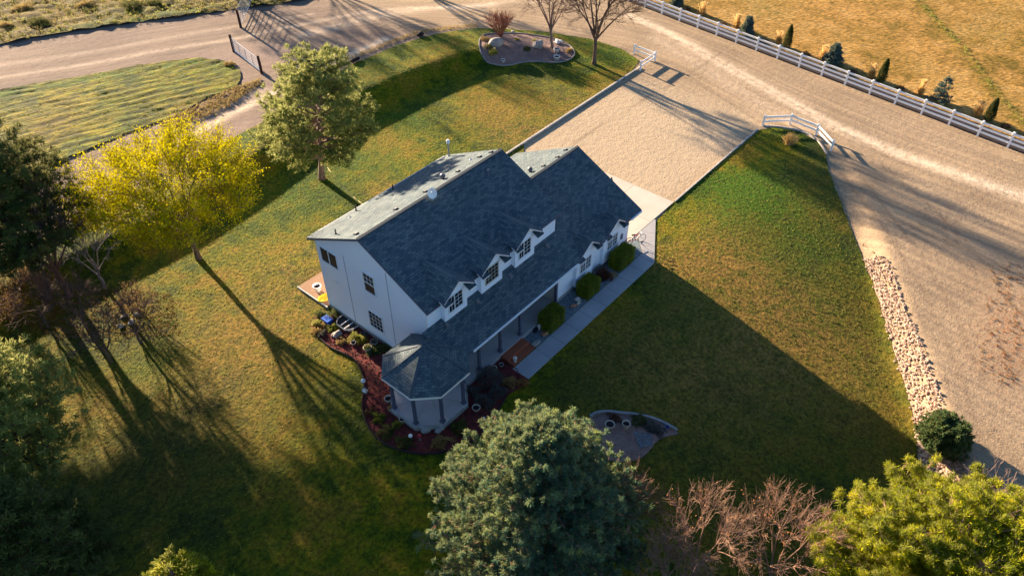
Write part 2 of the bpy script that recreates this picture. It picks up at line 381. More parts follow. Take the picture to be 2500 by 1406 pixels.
def resample(P, step, closed=True):
    out = []; n = len(P)
    for i in range(n if closed else n - 1):
        a = np.array(P[i]); b = np.array(P[(i + 1) % n]); k = max(1, int(np.linalg.norm(b - a) / step))
        for j in range(k): out.append(tuple(a + (b - a) * j / k))
    if not closed: out.append(P[-1])
    return out
def inside(X, Y, P):
    r = np.zeros(X.shape, bool); n = len(P)
    for i in range(n):
        (x1, y1), (x2, y2) = P[i], P[(i + 1) % n]
        if y1 == y2: continue
        c = ((y1 > Y) != (y2 > Y)) & (X < (x2 - x1) * (Y - y1) / (y2 - y1) + x1); r ^= c
    return r
def sheet(name, pts, off, cell, m, jit=0., smooth=0, seed=1, extra=None, attrs=None, kind='structure', label=None, cat=None, tone=None):
    P = [w2(p) for p in pts]
    if smooth: P = smooth_pts(P, smooth)
    P = resample(P, max(cell * .8, .12) if not jit else .22)
    rg = np.random.default_rng(seed)
    if jit:
        n = len(P); j = rg.normal(size=(n, 2)); j = (j + np.roll(j, 1, 0) + np.roll(j, -1, 0)) / 2
        P = [(p[0] + jit * a, p[1] + jit * b) for p, (a, b) in zip(P, j)]
    A = np.array(P); x0, y0 = A.min(0); x1, y1 = A.max(0)
    gx, gy = np.meshgrid(np.arange(math.floor(x0 / cell) * cell, x1, cell), np.arange(math.floor(y0 / cell) * cell, y1, cell)); gx = gx.ravel(); gy = gy.ravel()
    k = inside(gx, gy, P); gx, gy = gx[k], gy[k]
    d, _, _ = dist_poly(gx, gy, P + [P[0]]); k = d > cell * .35; gx, gy = gx[k], gy[k]
    n = len(P); co = [Vector(p) for p in P] + [Vector((a, b)) for a, b in zip(gx, gy)]
    r = delaunay_2d_cdt(co, [(i, (i + 1) % n) for i in range(n)], [list(range(n))], 1, 1e-5)
    V = np.array([tuple(v) for v in r[0]]); Z = hgt(V[:, 0], V[:, 1]) + off
    if extra is not None: Z = Z + extra(V[:, 0], V[:, 1])
    me = fast_mesh(name, np.column_stack([V, Z]), np.array(r[2]))
    me.polygons.foreach_set('use_smooth', np.ones(len(me.polygons), bool))
    # make sure the faces look up
    nz = np.empty(len(me.polygons) * 3, np.float32); me.polygons.foreach_get('normal', nz)
    if nz[2::3].mean() < 0: me.flip_normals()
    for an, fn in (attrs or {}).items():
        a = me.attributes.new(an, 'FLOAT', 'POINT'); a.data.foreach_set('value', fn(V[:, 0], V[:, 1]).astype(np.float32))
    o = link(name, me, m); return tag(o, label, cat, None, kind)
def spots(L, base=0.):
    L2 = [(*w2(p[:2]), p[2], p[3] if len(p) > 3 else 1.) for p in L]
    def f(x, y):
        r = np.full(x.shape, base)
        for (a, b, s, k) in L2: r = r + k * np.exp(-((x - a) ** 2 + (y - b) ** 2) / (2 * s * s))
        return r
    return f
def along(P, wd, k=1., closed=False):
    P = [w2(p) for p in P]
    def f(x, y): d, _, _ = dist_poly(x, y, P); return k * np.exp(-(d / wd) ** 2)
    return f
def fsum(*F): return lambda x, y: sum(f(x, y) for f in F)
# ground sheet to the horizon
fine = np.arange(-30, 100.01, .34)
gxv = np.concatenate([[-900, -600, -400, -250, -160, -110, -80, -60, -45, -37], fine, [115, 122, 132, 145, 165, 200, 260, 350, 500, 700, 1000]])
gyv = np.concatenate([[-900, -600, -400, -250, -160, -110, -80, -60, -45, -37], fine, [115, 122, 132, 145, 165, 200, 260, 350, 500, 700, 1000]])
GX, GY = np.meshgrid(gxv, gyv); nx, ny = len(gxv), len(gyv); gx, gy = GX.ravel(), GY.ravel()
ii = np.arange(nx * ny).reshape(ny, nx)
Fq = np.stack([ii[:-1, :-1].ravel(), ii[:-1, 1:].ravel(), ii[1:, 1:].ravel(), ii[1:, :-1].ravel()], 1)
me = fast_mesh('ground', np.column_stack([gx, gy, hgt(gx, gy)]), Fq); me.polygons.foreach_set('use_smooth', np.ones(len(Fq), bool))
road_c = [w2(p) for p in [(-200, 190), (0, 165), (200, 135), (400, 100), (600, 70), (830, 45), (1050, 35), (1250, 40), (1400, 62), (1560, 95), (1700, 150), (1850, 230), (2000, 300), (2200, 385), (2500, 500), (2750, 600)]]
_, U, Vv = dist_poly(gx, gy, road_c)
T = [along([(1540, 40), (1640, 85), (1760, 155), (1900, 232), (2030, 305), (2200, 378), (2350, 430), (2500, 482), (2700, 550)], .75, 1.0),
     along([(1600, 95), (1720, 165), (1850, 250), (1960, 310)], 1.0, .35),
     along([(-100, 205), (0, 190), (200, 160), (400, 122), (560, 98), (700, 68), (830, 42), (1000, 20), (1250, 4), (1400, 10)], .35, .55),
     along([(-100, 175), (0, 160), (200, 132), (400, 95), (600, 62), (760, 35)], .35, .35),
     along([(740, 85), (900, 45), (1050, 20), (1200, 12)], .9, .55),
     along([(940, 98), (820, 152), (740, 182), (690, 214), (640, 242), (560, 280), (500, 312), (430, 350), (350, 395), (230, 455), (150, 500), (0, 590)], .55, 1.1),
     along([(650, 215), (560, 255), (500, 285), (400, 335)], .35, .7)]
for an, fn in dict(track=fsum(*T), soil=fsum(spots([(560, 140, 2.0, .6), (660, 130, 1.8, .5)]), along([(600, 300), (540, 330), (450, 380), (300, 470), (0, 660)], .8, .8), along([(200, 60), (400, 35), (700, 0)], .8, .4)),
                   rut=fsum(*[along(p, .13, 1.) for p in ([(2312, 600), (2305, 545), (2318, 505), (2350, 482), (2410, 472), (2500, 478)], [(2336, 600), (2330, 548), (2345, 515), (2385, 498), (2500, 500)], [(2060, 430), (2160, 560), (2260, 720), (2340, 900), (2400, 1100)], [(2100, 430), (2210, 570), (2320, 740), (2400, 930)],
                       [(2150, 400), (2290, 520), (2400, 640), (2500, 780)], [(1500, 100), (1640, 160), (1780, 250), (1900, 330), (2060, 430)], [(1560, 60), (1720, 130), (1860, 210), (2000, 290), (2160, 380), (2500, 530)], [(0, 175), (200, 147), (400, 110), (600, 82), (800, 60), (1000, 48), (1250, 50)], [(0, 150), (200, 120), (400, 84), (600, 50), (800, 25)], [(1300, 330), (1480, 230), (1620, 150)], [(1400, 350), (1560, 250), (1700, 170), (1760, 130)])]),
                   litter=spots([(2490, 800, 1.6, .75), (2470, 700, 2.0, .3), (2495, 900, 1.8, .6)])).items():
    a = me.attributes.new(an, 'FLOAT', 'POINT'); a.data.foreach_set('value', fn(gx, gy).astype(np.float32))
for an, v in (('u', U), ('v', Vv), ('grey', .9 * ss((56 - gx) / 10) * ss((gy - 44) / 8)), ('pad', ss((gy - 19) / 3) * ss((36 - gy) / 3) * ss((62 - gx) / 6) * ss((gx - 36) / 3))):
    a = me.attributes.new(an, 'FLOAT', 'POINT'); a.data.foreach_set('value', v.astype(np.float32))
tag(link('ground', me, M_gravel), kind='structure')
# lawns
lawn_edge_top = [(1545, 172), (1560, 150), (1520, 122), (1440, 96), (1340, 80), (1240, 72), (1165, 70), (1060, 86), (960, 116), (860, 158), (825, 178), (770, 215), (690, 268), (640, 300), (600, 322), (500, 375), (380, 435), (215, 520), (0, 650), ('w', -6, 50), ('w', -30, 50)]
lawn_pts = [('w', 42.5, 34.42)] + [('w', 60.6, 34.5)] + lawn_edge_top + [('w', -30, -20), ('w', 27, -20), ('w', 30.2, -4.5), (2250, 1180), (2237, 1080), (2232, 1030), (2212, 950), (2185, 868), (2163, 795), (2138, 720), (2108, 635), (2085, 580), (2050, 490), (2025, 425), (2014, 375), (1995, 345), (1950, 322), (1895, 312), (1855, 318), ('w', 43.1, 20.36), ('w', 40.3, 20.15), ('w', 36.4, 18.5), ('w', 36.4, 30)]
g_spots = spots([(1820, 470, 2.2, 2.2), (1760, 540, 1.5, .8), (1720, 700, 2, .6), (1980, 760, 1.6, .8), (1850, 640, 2.2, .5), (1000, 290, 1.4, 1.3), (900, 400, 2.5, .7), (700, 470, 2.2, .8), (1180, 330, 2, .4), (1480, 130, 2.5, .6), (370, 900, 1.2, .9), (600, 560, 3, .3), (2120, 820, 1.5, .4), (1980, 600, 2.0, .4), (860, 520, 2, .4)])
crest = [(600, 335), (690, 280), (760, 235), (860, 180), (960, 138), (1060, 105), (1165, 85)]
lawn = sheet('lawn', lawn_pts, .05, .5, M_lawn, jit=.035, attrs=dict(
    dull=fsum(lambda x, y: .55 * ss((17.8 - y) / 3) * ss((x - 16) / 6), spots([(500, 1050, 6, .4), (300, 1200, 5, .4), (150, 800, 4, .4)])),  # duller grass, with some of the shade there put into its colour
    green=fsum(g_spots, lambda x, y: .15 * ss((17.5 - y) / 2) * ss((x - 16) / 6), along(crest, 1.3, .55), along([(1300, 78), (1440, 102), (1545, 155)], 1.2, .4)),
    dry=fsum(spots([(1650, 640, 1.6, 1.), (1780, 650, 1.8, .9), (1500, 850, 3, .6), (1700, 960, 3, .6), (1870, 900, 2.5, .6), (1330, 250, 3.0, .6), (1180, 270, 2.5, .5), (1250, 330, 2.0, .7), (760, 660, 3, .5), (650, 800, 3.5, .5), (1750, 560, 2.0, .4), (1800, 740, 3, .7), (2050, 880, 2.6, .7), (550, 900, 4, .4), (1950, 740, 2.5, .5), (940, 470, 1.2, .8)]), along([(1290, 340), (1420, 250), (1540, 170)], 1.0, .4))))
def swath(x, y):
    a = R(-17); s = -x * math.sin(a) + y * math.cos(a); t = x * math.cos(a) + y * math.sin(a)
    q = s * 5.2 + 2.6 * np.sin(t * .33 + .35 * s) + 1.2 * np.sin(t * .9 + .8 * s)
    q2 = s * 9.5 + 2.3 * np.sin(t * .5 + .4 * s) + 1.3 * np.sin(t * 1.7)
    m = .5 + .5 * np.sin(t * .43 + s * 1.1 + 2 * np.sin(s * .6))
    return .032 * np.sin(q) * (.25 + .75 * m) + .02 * np.sin(q2 * .6) + np.random.default_rng(4).normal(0, .010, x.shape)
rough_pts = [(-250, 240), (0, 222), (114, 201), (256, 178), (356, 159), (484, 142), (545, 150), (585, 170), (592, 190), (575, 215), (520, 235), (470, 262), (420, 290), (330, 320), (230, 360), (150, 395), (0, 470), ('w', 5, 62), ('w', -25, 62), ('w', -25, 90)]
sheet('rough_grass_field', rough_pts, .10, .25, M_rough, jit=.10, extra=swath, attrs=dict(green=fsum(along([(0, 235), (256, 188), (484, 152)], .7, 1.0), spots([(540, 165, 1.6, .9), (330, 250, 3, .4)])), dry=spots([(100, 300, 3, .4), (450, 270, 2, .6)])))
scrub_pts = [('w', -25, 140), ('w', -25, 92), (-150, 140), (0, 112), (94, 93), (199, 76), (341, 56), (467, 39), (560, 26), (700, 10), (800, -6), (1000, -40), ('w', 90, 60), ('w', 90, 140)]
def lumps(x, y): return .16 * np.sin(x * 1.3 + np.sin(y * .9) * 2) * np.sin(y * 1.5 + np.sin(x * .7)) + .12 * np.abs(np.sin(x * .6 + 1) * np.sin(y * .55))
sheet('scrub_verge', scrub_pts, .16, .4, M_scrub, jit=.10, extra=lumps, attrs=dict(green=fsum(along([(120, 85), (341, 50), (520, 22)], .8, .9), spots([(330, 40, 2.5, .5)])), dry=spots([(60, 40, 4, .5), (250, 10, 4, .4)])))
# pasture beyond the white fence
FA = np.array(w2((2459, 360))); FB = np.array(w2((1574, 18.7))); FD = (FB - FA) / np.linalg.norm(FB - FA); FN = np.array([FD[1], -FD[0]])
if FN[0] < 0: FN = -FN
def fl(s, off): p = FA + FD * s + FN * off; return ('w', p[0], p[1])
Lf = np.linalg.norm(FB - FA)
sheet('dark_mulch_strip', [fl(-25, -.05), fl(-25, 1.95), fl(Lf + 22, 1.95), fl(Lf + 22, -.05)], .03, .5, M_darkmulch, jit=.03, attrs={})
crease = [(2235, -10), (2290, 60), (2340, 110), (2400, 190), (2450, 250), (2500, 310)]
sheet('pasture', [fl(-60, 1.95), fl(-60, 120), fl(Lf + 60, 120), fl(Lf + 60, 1.95)], .06, .8, M_gold, jit=.03, attrs=dict(
    green=fsum(along(crease, .35, 1.2), along(crease, 1.5, .3), spots([(1870, 20, 2.5, .6), (2420, 90, 3, .5), (2450, 30, 2, .4), (2200, 160, 2, .4), (2100, 90, 2, .25)])), dry=spots([(2050, 20, 4, .6), (2300, 120, 3, .3)])))
# beds
mulch_pts = [(768, 775), (760, 800), (775, 822), (803, 850), (840, 866), (868, 880), (886, 915), (890, 945), (884, 985), (888, 1020), (905, 1055), (932, 1082), (975, 1102), (1030, 1112), (1090, 1106), (1150, 1085), (1195, 1045), (1215, 1005), (1240, 965), (1270, 948), (1292, 930), (1252, 892), (1215, 868), ('w', 19.5, 24), ('w', 19.5, 30.9), (808, 768)]
sheet('red_mulch_bed', mulch_pts, .085, .35, M_mulch, jit=.03, attrs={})
island = [(1169, 105), (1174, 92), (1186, 86), (1208, 85), (1230, 84), (1268, 84), (1300, 88), (1333, 93), (1354, 98), (1376, 105), (1392, 115), (1402, 128), (1403, 137), (1392, 148), (1376, 153), (1354, 156), (1322, 153), (1295, 153), (1268, 156), (1252, 161), (1230, 163), (1209, 160), (1192, 152), (1180, 140), (1171, 124)]
sheet('island_bed', island, .085, .4, M_bedsoil, attrs={}, smooth=1)
round_bed = [(1440, 1020), (1455, 1011), (1485, 1008), (1512, 1012), (1545, 1014), (1585, 1022), (1622, 1036), (1652, 1054), (1658, 1062), (1628, 1066), (1600, 1080), (1588, 1100), (1560, 1125), (1500, 1130), (1440, 1110), (1420, 1060)]
sheet('lower_bed', round_bed, .085, .35, M_bedsoil, attrs={}, smooth=1)
sheet('gravel_planting_strip', [('w', 24.7, 18.9), ('w', 36.45, 18.9), ('w', 37.95, 20.28), ('w', 36.6, 20.5), ('w', 24.7, 20.6)], .085, .4, M_bluegr, attrs={})
# kerbs
def kerb(name, P, wd, ht, m, off=0., smooth=0, closed=False, label=None):
    P = [w2(p) for p in P]
    if smooth: P = smooth_pts(P, smooth, closed)
    P = resample(P, .4, closed); n = len(P); V = []; F = []; A = np.array(P)
    for i in range(n):
        a = A[(i - 1) % n] if (closed or i) else A[i]; b = A[(i + 1) % n] if (closed or i < n - 1) else A[i]
        d = (b - a) / np.linalg.norm(b - a); s = np.array([-d[1], d[0]]) * wd / 2; z = float(hgt(*A[i])) + off
        for q, zz in ((A[i] - s, -.1), (A[i] - s * .9, ht), (A[i] + s * .9, ht), (A[i] + s, -.1)): V.append((q[0], q[1], z + zz))
    for i in range(n if closed else n - 1):
        j = (i + 1) % n
        for k in range(3): F.append((i * 4 + k, j * 4 + k, j * 4 + k + 1, i * 4 + k + 1))
    if not closed: F += [(0, 1, 2, 3), ((n - 1) * 4 + 3, (n - 1) * 4 + 2, (n - 1) * 4 + 1, (n - 1) * 4)]
    mb = MB(); mb.mesh(F, V); return tag(mb.build(name, m), kind='structure')
kerb('driveway_kerb', [('w', 36.8, 34.35), ('w', 60.6, 34.62)], .17, .16, M_kerb)
kerb('driveway_kerb', [('w', 43.2, 20.34), ('w', 57.1, 20.42)], .13, .14, M_kerb)
kerb('fence_corner_kerb', [(1862, 309), (1895, 310), (1945, 318), (1985, 335), (2006, 358), (2018, 378)], .12, .13, M_kerb, smooth=1)
kerb('island_bed_kerb', island, .09, .12, M_kerb2, .05, smooth=1, closed=True)
kerb('lower_bed_kerb', round_bed[:8], .16, .18, M_kerb2, .05, smooth=1)
kerb('mulch_bed_edging', mulch_pts[2:19], .07, .13, M_darkmulch, .05, smooth=1)
# driveway apron and path in slabs
mb = MB(); ax = [36.75, 39.9, 43.08]; ay = [20.34, 23.9, 27.4, 30.9]
for i in range(2):
    for j in range(3): mb.box((ax[i] + .012, ay[j] + .012, -.1), (ax[i + 1] - .012, ay[j + 1] - .012, .10))
tag(mb.build('concrete_apron', M_conc), kind='structure')
mb = MB(); xs = [22.45] + [24.58 + 1.46 * i for i in range(8)] + [36.05]
def slab(P, z=.10):
    n = len(P); mb.mesh([tuple(range(n, 2 * n))] + [(i, (i + 1) % n, n + (i + 1) % n, n + i) for i in range(n)], [(x, y, -.1) for x, y in P] + [(x, y, z) for x, y in P])
for a, b in zip(xs[:-1], xs[1:]): slab([(a + .012, 17.67), (b - .012, 17.67), (b - .012, 18.86), (a + .012, 18.86)])
# the part that bends up to the apron
slab([(36.074, 17.67), (37.5, 18.52), (37.15, 19.5), (36.45, 18.86), (36.074, 18.86)]); slab([(37.52, 18.54), (38.9, 19.36), (38.3, 20.31), (37.95, 20.24), (37.17, 19.52)]); slab([(38.92, 19.37), (40.3, 20.2), (40.28, 20.31), (38.32, 20.31)])
tag(mb.build('concrete_path', M_pathc), kind='structure')
# ================================================================== HOUSE
house = thing('farmhouse', 'two storey white house with slate blue shingle roofs, dormers and corner gazebo porch', 'house', (19.0, 21.95, 0))
WX0, WX1, WY0, WY1 = 19.0, 30.25, 21.95, 31.2
RY, RZ, SL = 26.72, 8.0, .489                       # main ridge and slope
EYF, EYB = 21.70, 31.74; EZ = RZ - SL * (RY - EYF)
GRY, GRZ, GSL = 25.25, 5.82, .5                     # ridge of the lower roof
GEY = 19.72; GEZ = GRZ - GSL * (GRY - GEY)
def low_z(y): return GRZ - GSL * abs(y - GRY)
def main_z(y): return RZ - SL * abs(y - RY)
# walls
mb = MB()
prof = [(WY0, 0.35), (WY1, 0.35), (WY1, main_z(WY1) - .12), (RY, RZ - .12), (WY0, main_z(WY0) - .12)]
for X, rev in ((WX0, True), (WX1, False)):
    P = [(X, y, z) for y, z in prof]; mb.poly(P[::-1] if rev else P)
mb.poly([(WX0, WY0, .35), (WX1, WY0, .35), (WX1, WY0, main_z(WY0) - .12), (WX0, WY0, main_z(WY0) - .12)])
mb.poly([(WX1, WY1, .35), (WX0, WY1, .35), (WX0, WY1, main_z(WY1) - .12), (WX1, WY1, main_z(WY1) - .12)])
mb.build('wall', M_wall, house)
GWX0, GWX1, GWY0, GWY1 = 28.35, 36.7, 20.35, 30.2
mb = MB(); prof = [(GWY0, .35), (GWY1, .35), (GWY1, low_z(GWY1) - .12), (GRY, GRZ - .12), (GWY0, low_z(GWY0) - .12)]
mb.poly([(GWX1, y, z) for y, z in prof])
mb.poly([(GWX0, GWY0, .35), (GWX1, GWY0, .35), (GWX1, GWY0, low_z(GWY0) - .12), (GWX0, GWY0, low_z(GWY0) - .12)])
mb.poly([(GWX1, GWY1, .35), (GWX0 + 1.95, GWY1, .35), (GWX0 + 1.95, GWY1, low_z(GWY1) - .12), (GWX1, GWY1, low_z(GWY1) - .12)])
o = mb.build('garage_wall', M_wall, house)
mb = MB(); mb.poly([(GWX0, 21.94, .36), (GWX0, GWY0 + .004, .36), (GWX0, GWY0 + .004, low_z(GWY0) - .14), (GWX0, 21.94, low_z(21.94) - .14)]); mb.build('porch_side_wall', M_beige, house)
mb = MB()
mb.box((WX0 - .03, WY0 + .1, -.3), (WX0 + .3, WY1 + .03, .35)); mb.box((WX0 + .31, WY1 - .3, -.3), (WX1, WY1 + .03, .35))
mb.box((GWX0, GWY0 - .03, -.3), (GWX1 + .03, GWY0 + .3, .35)); mb.box((GWX1 - .3, GWY0 + .31, -.3), (GWX1 + .03, GWY1 + .03, .35)); mb.box((WX1 + .05, GWY1 - .3, -.3), (GWX1 - .31, GWY1 + .03, .35))
mb.build('foundation', M_found, house)
# roofs
def roof_slab(mb, P, U, th=.16):
    """P top corners (counter-clockwise from above), U uv; adds underside and edges"""
    mb.poly(P, U); Q = [(p[0], p[1], p[2] - th) for p in P]; mb.poly(Q[::-1], mi=1); n = len(P)
    for i in range(n): mb.poly([P[i], Q[i], Q[(i + 1) % n], P[(i + 1) % n]], mi=1)
def gable_roof(name, x0, x1, ye0, yr, ye1, zr, sl, mats, parent, x0b=None):
    mb = MB(); ze0 = zr - sl * (yr - ye0); ze1 = zr - sl * (ye1 - yr); c = math.hypot(1, sl)
    xb = x0 if x0b is None else x0b
    roof_slab(mb, [(x0, ye0, ze0), (x1, ye0, ze0), (x1, yr, zr), (x0, yr, zr)], [(x0, 0), (x1, 0), (x1, (yr - ye0) * c), (x0, (yr - ye0) * c)])
    roof_slab(mb, [(x1, ye1, ze1), (xb, ye1, ze1), (xb, yr + .001, zr), (x1, yr + .001, zr)], [(-x1, 0), (-xb, 0), (-xb, (ye1 - yr) * c), (-x1, (ye1 - yr) * c)])
    o = mb.build(name, mats, parent); return o
roof = gable_roof('roof', 18.78, 30.72, EYF, RY, EYB, RZ, SL, [M_shingle, M_post], house)
mb = MB(); mb.beam((18.78, RY, RZ + .015), (30.72, RY, RZ + .012), .2, .025); mb.build('ridge_cap', M_shingle, roof)
# lower roof over the porch and the garage: front plane the whole way, back plane right of the main house
mb = MB(); c = math.hypot(1, GSL); X0 = 18.5
def lowroof(P): roof_slab(mb, [(x, y, low_z(y)) for x, y in P], [(x, (y - GEY) * c if y <= GRY else (2 * GRY - GEY - y) * c) for x, y in P])
lowroof([(X0, GEY), (28.4, GEY), (28.4, WY0 - .01), (X0, WY0 - .01)])
YB = 20.85
lowroof([(28.402, YB), (37.06, YB), (37.06, GRY), (30.27, GRY), (30.27, WY0 - .01), (28.402, WY0 - .01)])
for xa, xb, ya in ((28.402, 30.32, GEY), (30.32, 32.16, 20.14), (32.16, 33.32, GEY), (33.32, 35.16, 20.14), (35.16, 37.06, GEY)): lowroof([(xa, ya), (xb, ya), (xb, YB), (xa, YB)])
lowroof([(37.06, 30.78), (30.27, 30.78), (30.27, GRY + .002), (37.06, GRY + .002)])
low = mb.build('lower_roof', [M_shingle, M_post], house)
mb = MB(); mb.beam((30.3, GRY, GRZ + .015), (37.06, GRY, GRZ + .012), .2, .025); mb.build('ridge_cap', M_shingle, low)
# eaves gutters
for xa, xb in ((20.1, 29.75), (32.75, 32.85), (35.75, 37.0)): mb = MB(); mb.beam((xa, GEY - .05, GEZ - .09), (xb, GEY - .05, GEZ - .09), .09, .09); mb.build('gutter', M_trim, house)
mb = MB(); mb.beam((37.03, EYB + .0, GEZ), (37.03, EYB + .01, GEZ), .01, .01); 
mb = MB(); mb.beam((18.9, EYB + .06, EZ - .12), (30.6, EYB + .06, EZ - .12), .11, .11); mb.build('gutter', M_trim, house)
# windows -------------------------------------------------------------
def window(parent, o, u, n, wd, ht, sash, glass=M_glass, trim=.045, bar=.015, split=False, label=None, tm=None):
    """o lower corner, u sideways, n outward; sash: list of (fraction, columns, rows)"""
    o = np.array(o, float); u = np.array(u, float); n = np.array(n, float); up = np.array([0, 0, 1.]); tm = tm or M_trim
    def P(a, b, d): return o + u * a + up * b + n * d
    fr = MB(); c = (0.02, .05)
    def bar_(a0, b0, a1, b1, w_, d0, d1):
        a, b = P((a0 + a1) / 2, (b0 + b1) / 2, 0), None
        p, q = P(a0, b0, (d0 + d1) / 2), P(a1, b1, (d0 + d1) / 2); fr.beam(p, q, d1 - d0, w_, up=np.cross(q - p, n) + 1e-6)
    t = trim
    bar_(-t, -t / 2, wd + t, -t / 2, t, 0, .06); bar_(-t, ht + t / 2, wd + t, ht + t / 2, t, 0, .05)
    bar_(-t / 2, 0, -t / 2, ht, t, 0, .048); bar_(wd + t / 2, 0, wd + t / 2, ht, t, 0, .048)
    a = 0.
    L = wd if not split else ht
    for i, (f, cx, cy) in enumerate(sash):
        b = a + f * L
        if i:
            if split: bar_(0, a, wd, a, .05, 0, .044)
            else: bar_(a, 0, a, ht, .05, 0, .044)
        a0, a1, b0, b1 = (a, b, 0, ht) if not split else (0, wd, a, b)
        for k in range(1, cx): xx = a0 + (a1 - a0) * k / cx; bar_(xx, b0, xx, b1, bar, .012, .03)
        for k in range(1, cy): yy = b0 + (b1 - b0) * k / cy; bar_(a0, yy, a1, yy, bar, .012, .032)
        a = b
    f = fr.build('window', tm, parent); tag(f, label)
    pb = MB(); pb.poly([P(0, 0, .008), P(wd, 0, .008), P(wd, ht, .008), P(0, ht, .008)]); g = pb.build('pane', glass, None); g.parent = f
    return f
XN, YN = (-1, 0, 0), (0, -1, 0)
window(house, (WX0 - .005, 30.85, 4.22), (0, -1, 0), XN, 1.45, 1.05, [(.5, 1, 1), (.5, 1, 1)], label='wide sliding window high at the rear of the end wall')
window(house, (WX0 - .005, 27.03, 4.02), (0, -1, 0), XN, .86, 1.36, [(.5, 1, 1), (.5, 3, 2)], split=True)
window(house, (WX0 - .005, 27.12, 1.12), (0, -1, 0), XN, 1.14, 1.25, [(1, 4, 4)], label='gridded ground floor window of the end wall')
# control joints, vent box on the end wall
for (a, b) in (((837, 624), (872, 799)), ((945, 669), (957, 800))):
    p, q = on_x(*a, WX0), on_x(*b, WX0); y = (p[1] + q[1]) / 2; mb = MB(); mb.beam((WX0 - .008, y, .36), (WX0 - .008, y, p[2]), .03, .02, up=(1, 0, 0)); mb.build('wall_joint', simple('joint_grey', (.34, .36, .42)), house)
p = on_x(821, 688, WX0); mb = MB(); mb.box((WX0 - .05, p[1] - .13, p[2] - .1), (WX0 - .001, p[1] + .13, p[2] + .12)); mb.build('wall_vent', M_trim, house)
mb = MB(); mb.box((WX0 - .045, WY0 - .0, .36), (WX0 - .002, WY0 + .1, EZ - .25)); mb.build('corner_board', M_trim, house)
mb = MB(); mb.box((WX0 - .045, WY1 - .1, .36), (WX0 - .002, WY1, EZ - .05)); mb.build('corner_board', M_trim, house)
# window well beside the wall
mb = MB(); cy0, cy1 = on_x(846, 780, WX0)[1], on_x(876, 803, WX0)[1]; ya, yb = G(828, 790)[1], G(878, 812)[1]
pts = [(WX0 - .05, 29.85, .28), (18.45, 29.8, .28), (18.12, 29.5, .28), (18.12, 28.7, .28), (18.45, 28.4, .28), (WX0 - .05, 28.35, .28)]
mb.tube(pts, .04, 6); ww = mb.build('window_well', M_galv, house)
mb = MB(); mb.poly([(p[0], p[1], .16) for p in pts[::-1]]); o = mb.build('well_floor', M_dark, None); o.parent = ww
mb = MB(); mb.beam((18.15, 29.3, .2), (18.95, 29.3, .2), .05, .04); mb.beam((18.15, 28.9, .2), (18.95, 28.9, .2), .05, .04); o = mb.build('brace', M_trim, None); o.parent = ww
# dormers ---------------------------------------------------------------
def dormer(name, x0, x1, yf, zb, zw, px, pz, win, roofz, sash, glass, wz, label=None, tm=None):
    """face yf, bottom zb, wall top zw, gable peak at px,pz; roofz(y) the roof it runs into"""
    hw = 1.22; sl = (pz - zw - .02) / (hw)
    mb = MB()
    yb = yf + .7
    mb.poly([(x0, yf, zb), (x1, yf, zb), (x1, yf, zw + .12), ((x0 + x1) / 2, yf, pz - .12), (x0, yf, zw + .12)])
    mb.poly([(x1, yf, zb), (x1, yb, zb), (x1, yb, zw), (x1, yf, zw)]); mb.poly([(x0, yb, zb), (x0, yf, zb), (x0, yf, zw), (x0, yb, zw)])
    d = mb.build(name, M_wall, house); tag(d, label)
    # gable roof: ridge runs back until it meets the roof behind
    yo = yf - .36; ze = zw + .02; c = (x0 + x1) / 2
    # y where the plane z=pz / z=ze meets the roof
    def meet(z):
        lo, hi = yf - .6, yf + 6
        for _ in range(40):
            m = (lo + hi) / 2
            if roofz(m) < z: lo = m
            else: hi = m
        return lo
    yr, ye = meet(pz), meet(ze)
    if ye < yo + .1: ye = yo + .1
    mb = MB(); k = math.hypot(hw, pz - ze)
    for s in (-1, 1):
        P = [(c, yo, pz), (c, yr + .05, pz), (c + s * hw, ye + .05, ze), (c + s * hw, yo + .0, ze)]; U = [(yo, k), (yr, k), (ye, 0), (yo, 0)]
        if s > 0: P = P[::-1]; U = U[::-1]
        P = [(a + 0, b, z_ + .03) for a, b, z_ in P]; roof_slab(mb, P[::-1], U[::-1], .09)
    o = mb.build('dormer_roof', [M_shingle, M_post], None); o.parent = d
    # white rake boards under the gable edge
    mb = MB()
    for s in (-1, 1): mb.beam((c, yo + .03, pz - .10), (c + s * (hw - .06), yo + .03, ze - .08), .03, .055)
    mb.build('rake_board', M_trim, None).parent = d
    # cornice returns: small shingled slopes at both feet of the gable
    for s in (-1, 1):
        a, b = c + s * (hw + .02), c + s * (hw - .58); z0 = ze - .14; mb = MB()
        P = [(a, yo - .12, z0 - .05), (b, yo - .12, z0 - .05), (b, yf - .005, z0 + .17), (a, yf - .005, z0 + .17)]
        if s > 0: P = P[::-1]
        P = [P[1], P[0], P[3], P[2]] if False else P
        roof_slab(mb, P if np.cross(np.array(P[1]) - P[0], np.array(P[2]) - P[1])[2] > 0 else P[::-1], [(0, 0), (.6, 0), (.6, .35), (0, .35)], .08)
        mb.build('cornice_return', [M_shingle, M_trim], None).parent = d
    x, wd, z, h_ = win; f = window(house, (x, yf - .004, z), (1, 0, 0), YN, wd, h_, sash, glass, tm=tm); f.parent = d; f.location = (0, 0, 0)
    for q in list(d.children): q.location = (0, 0, 0)
    return d
cream_t = simple('cream_trim', (.62, .56, .42), (.55, .5, .38), 2, .5)
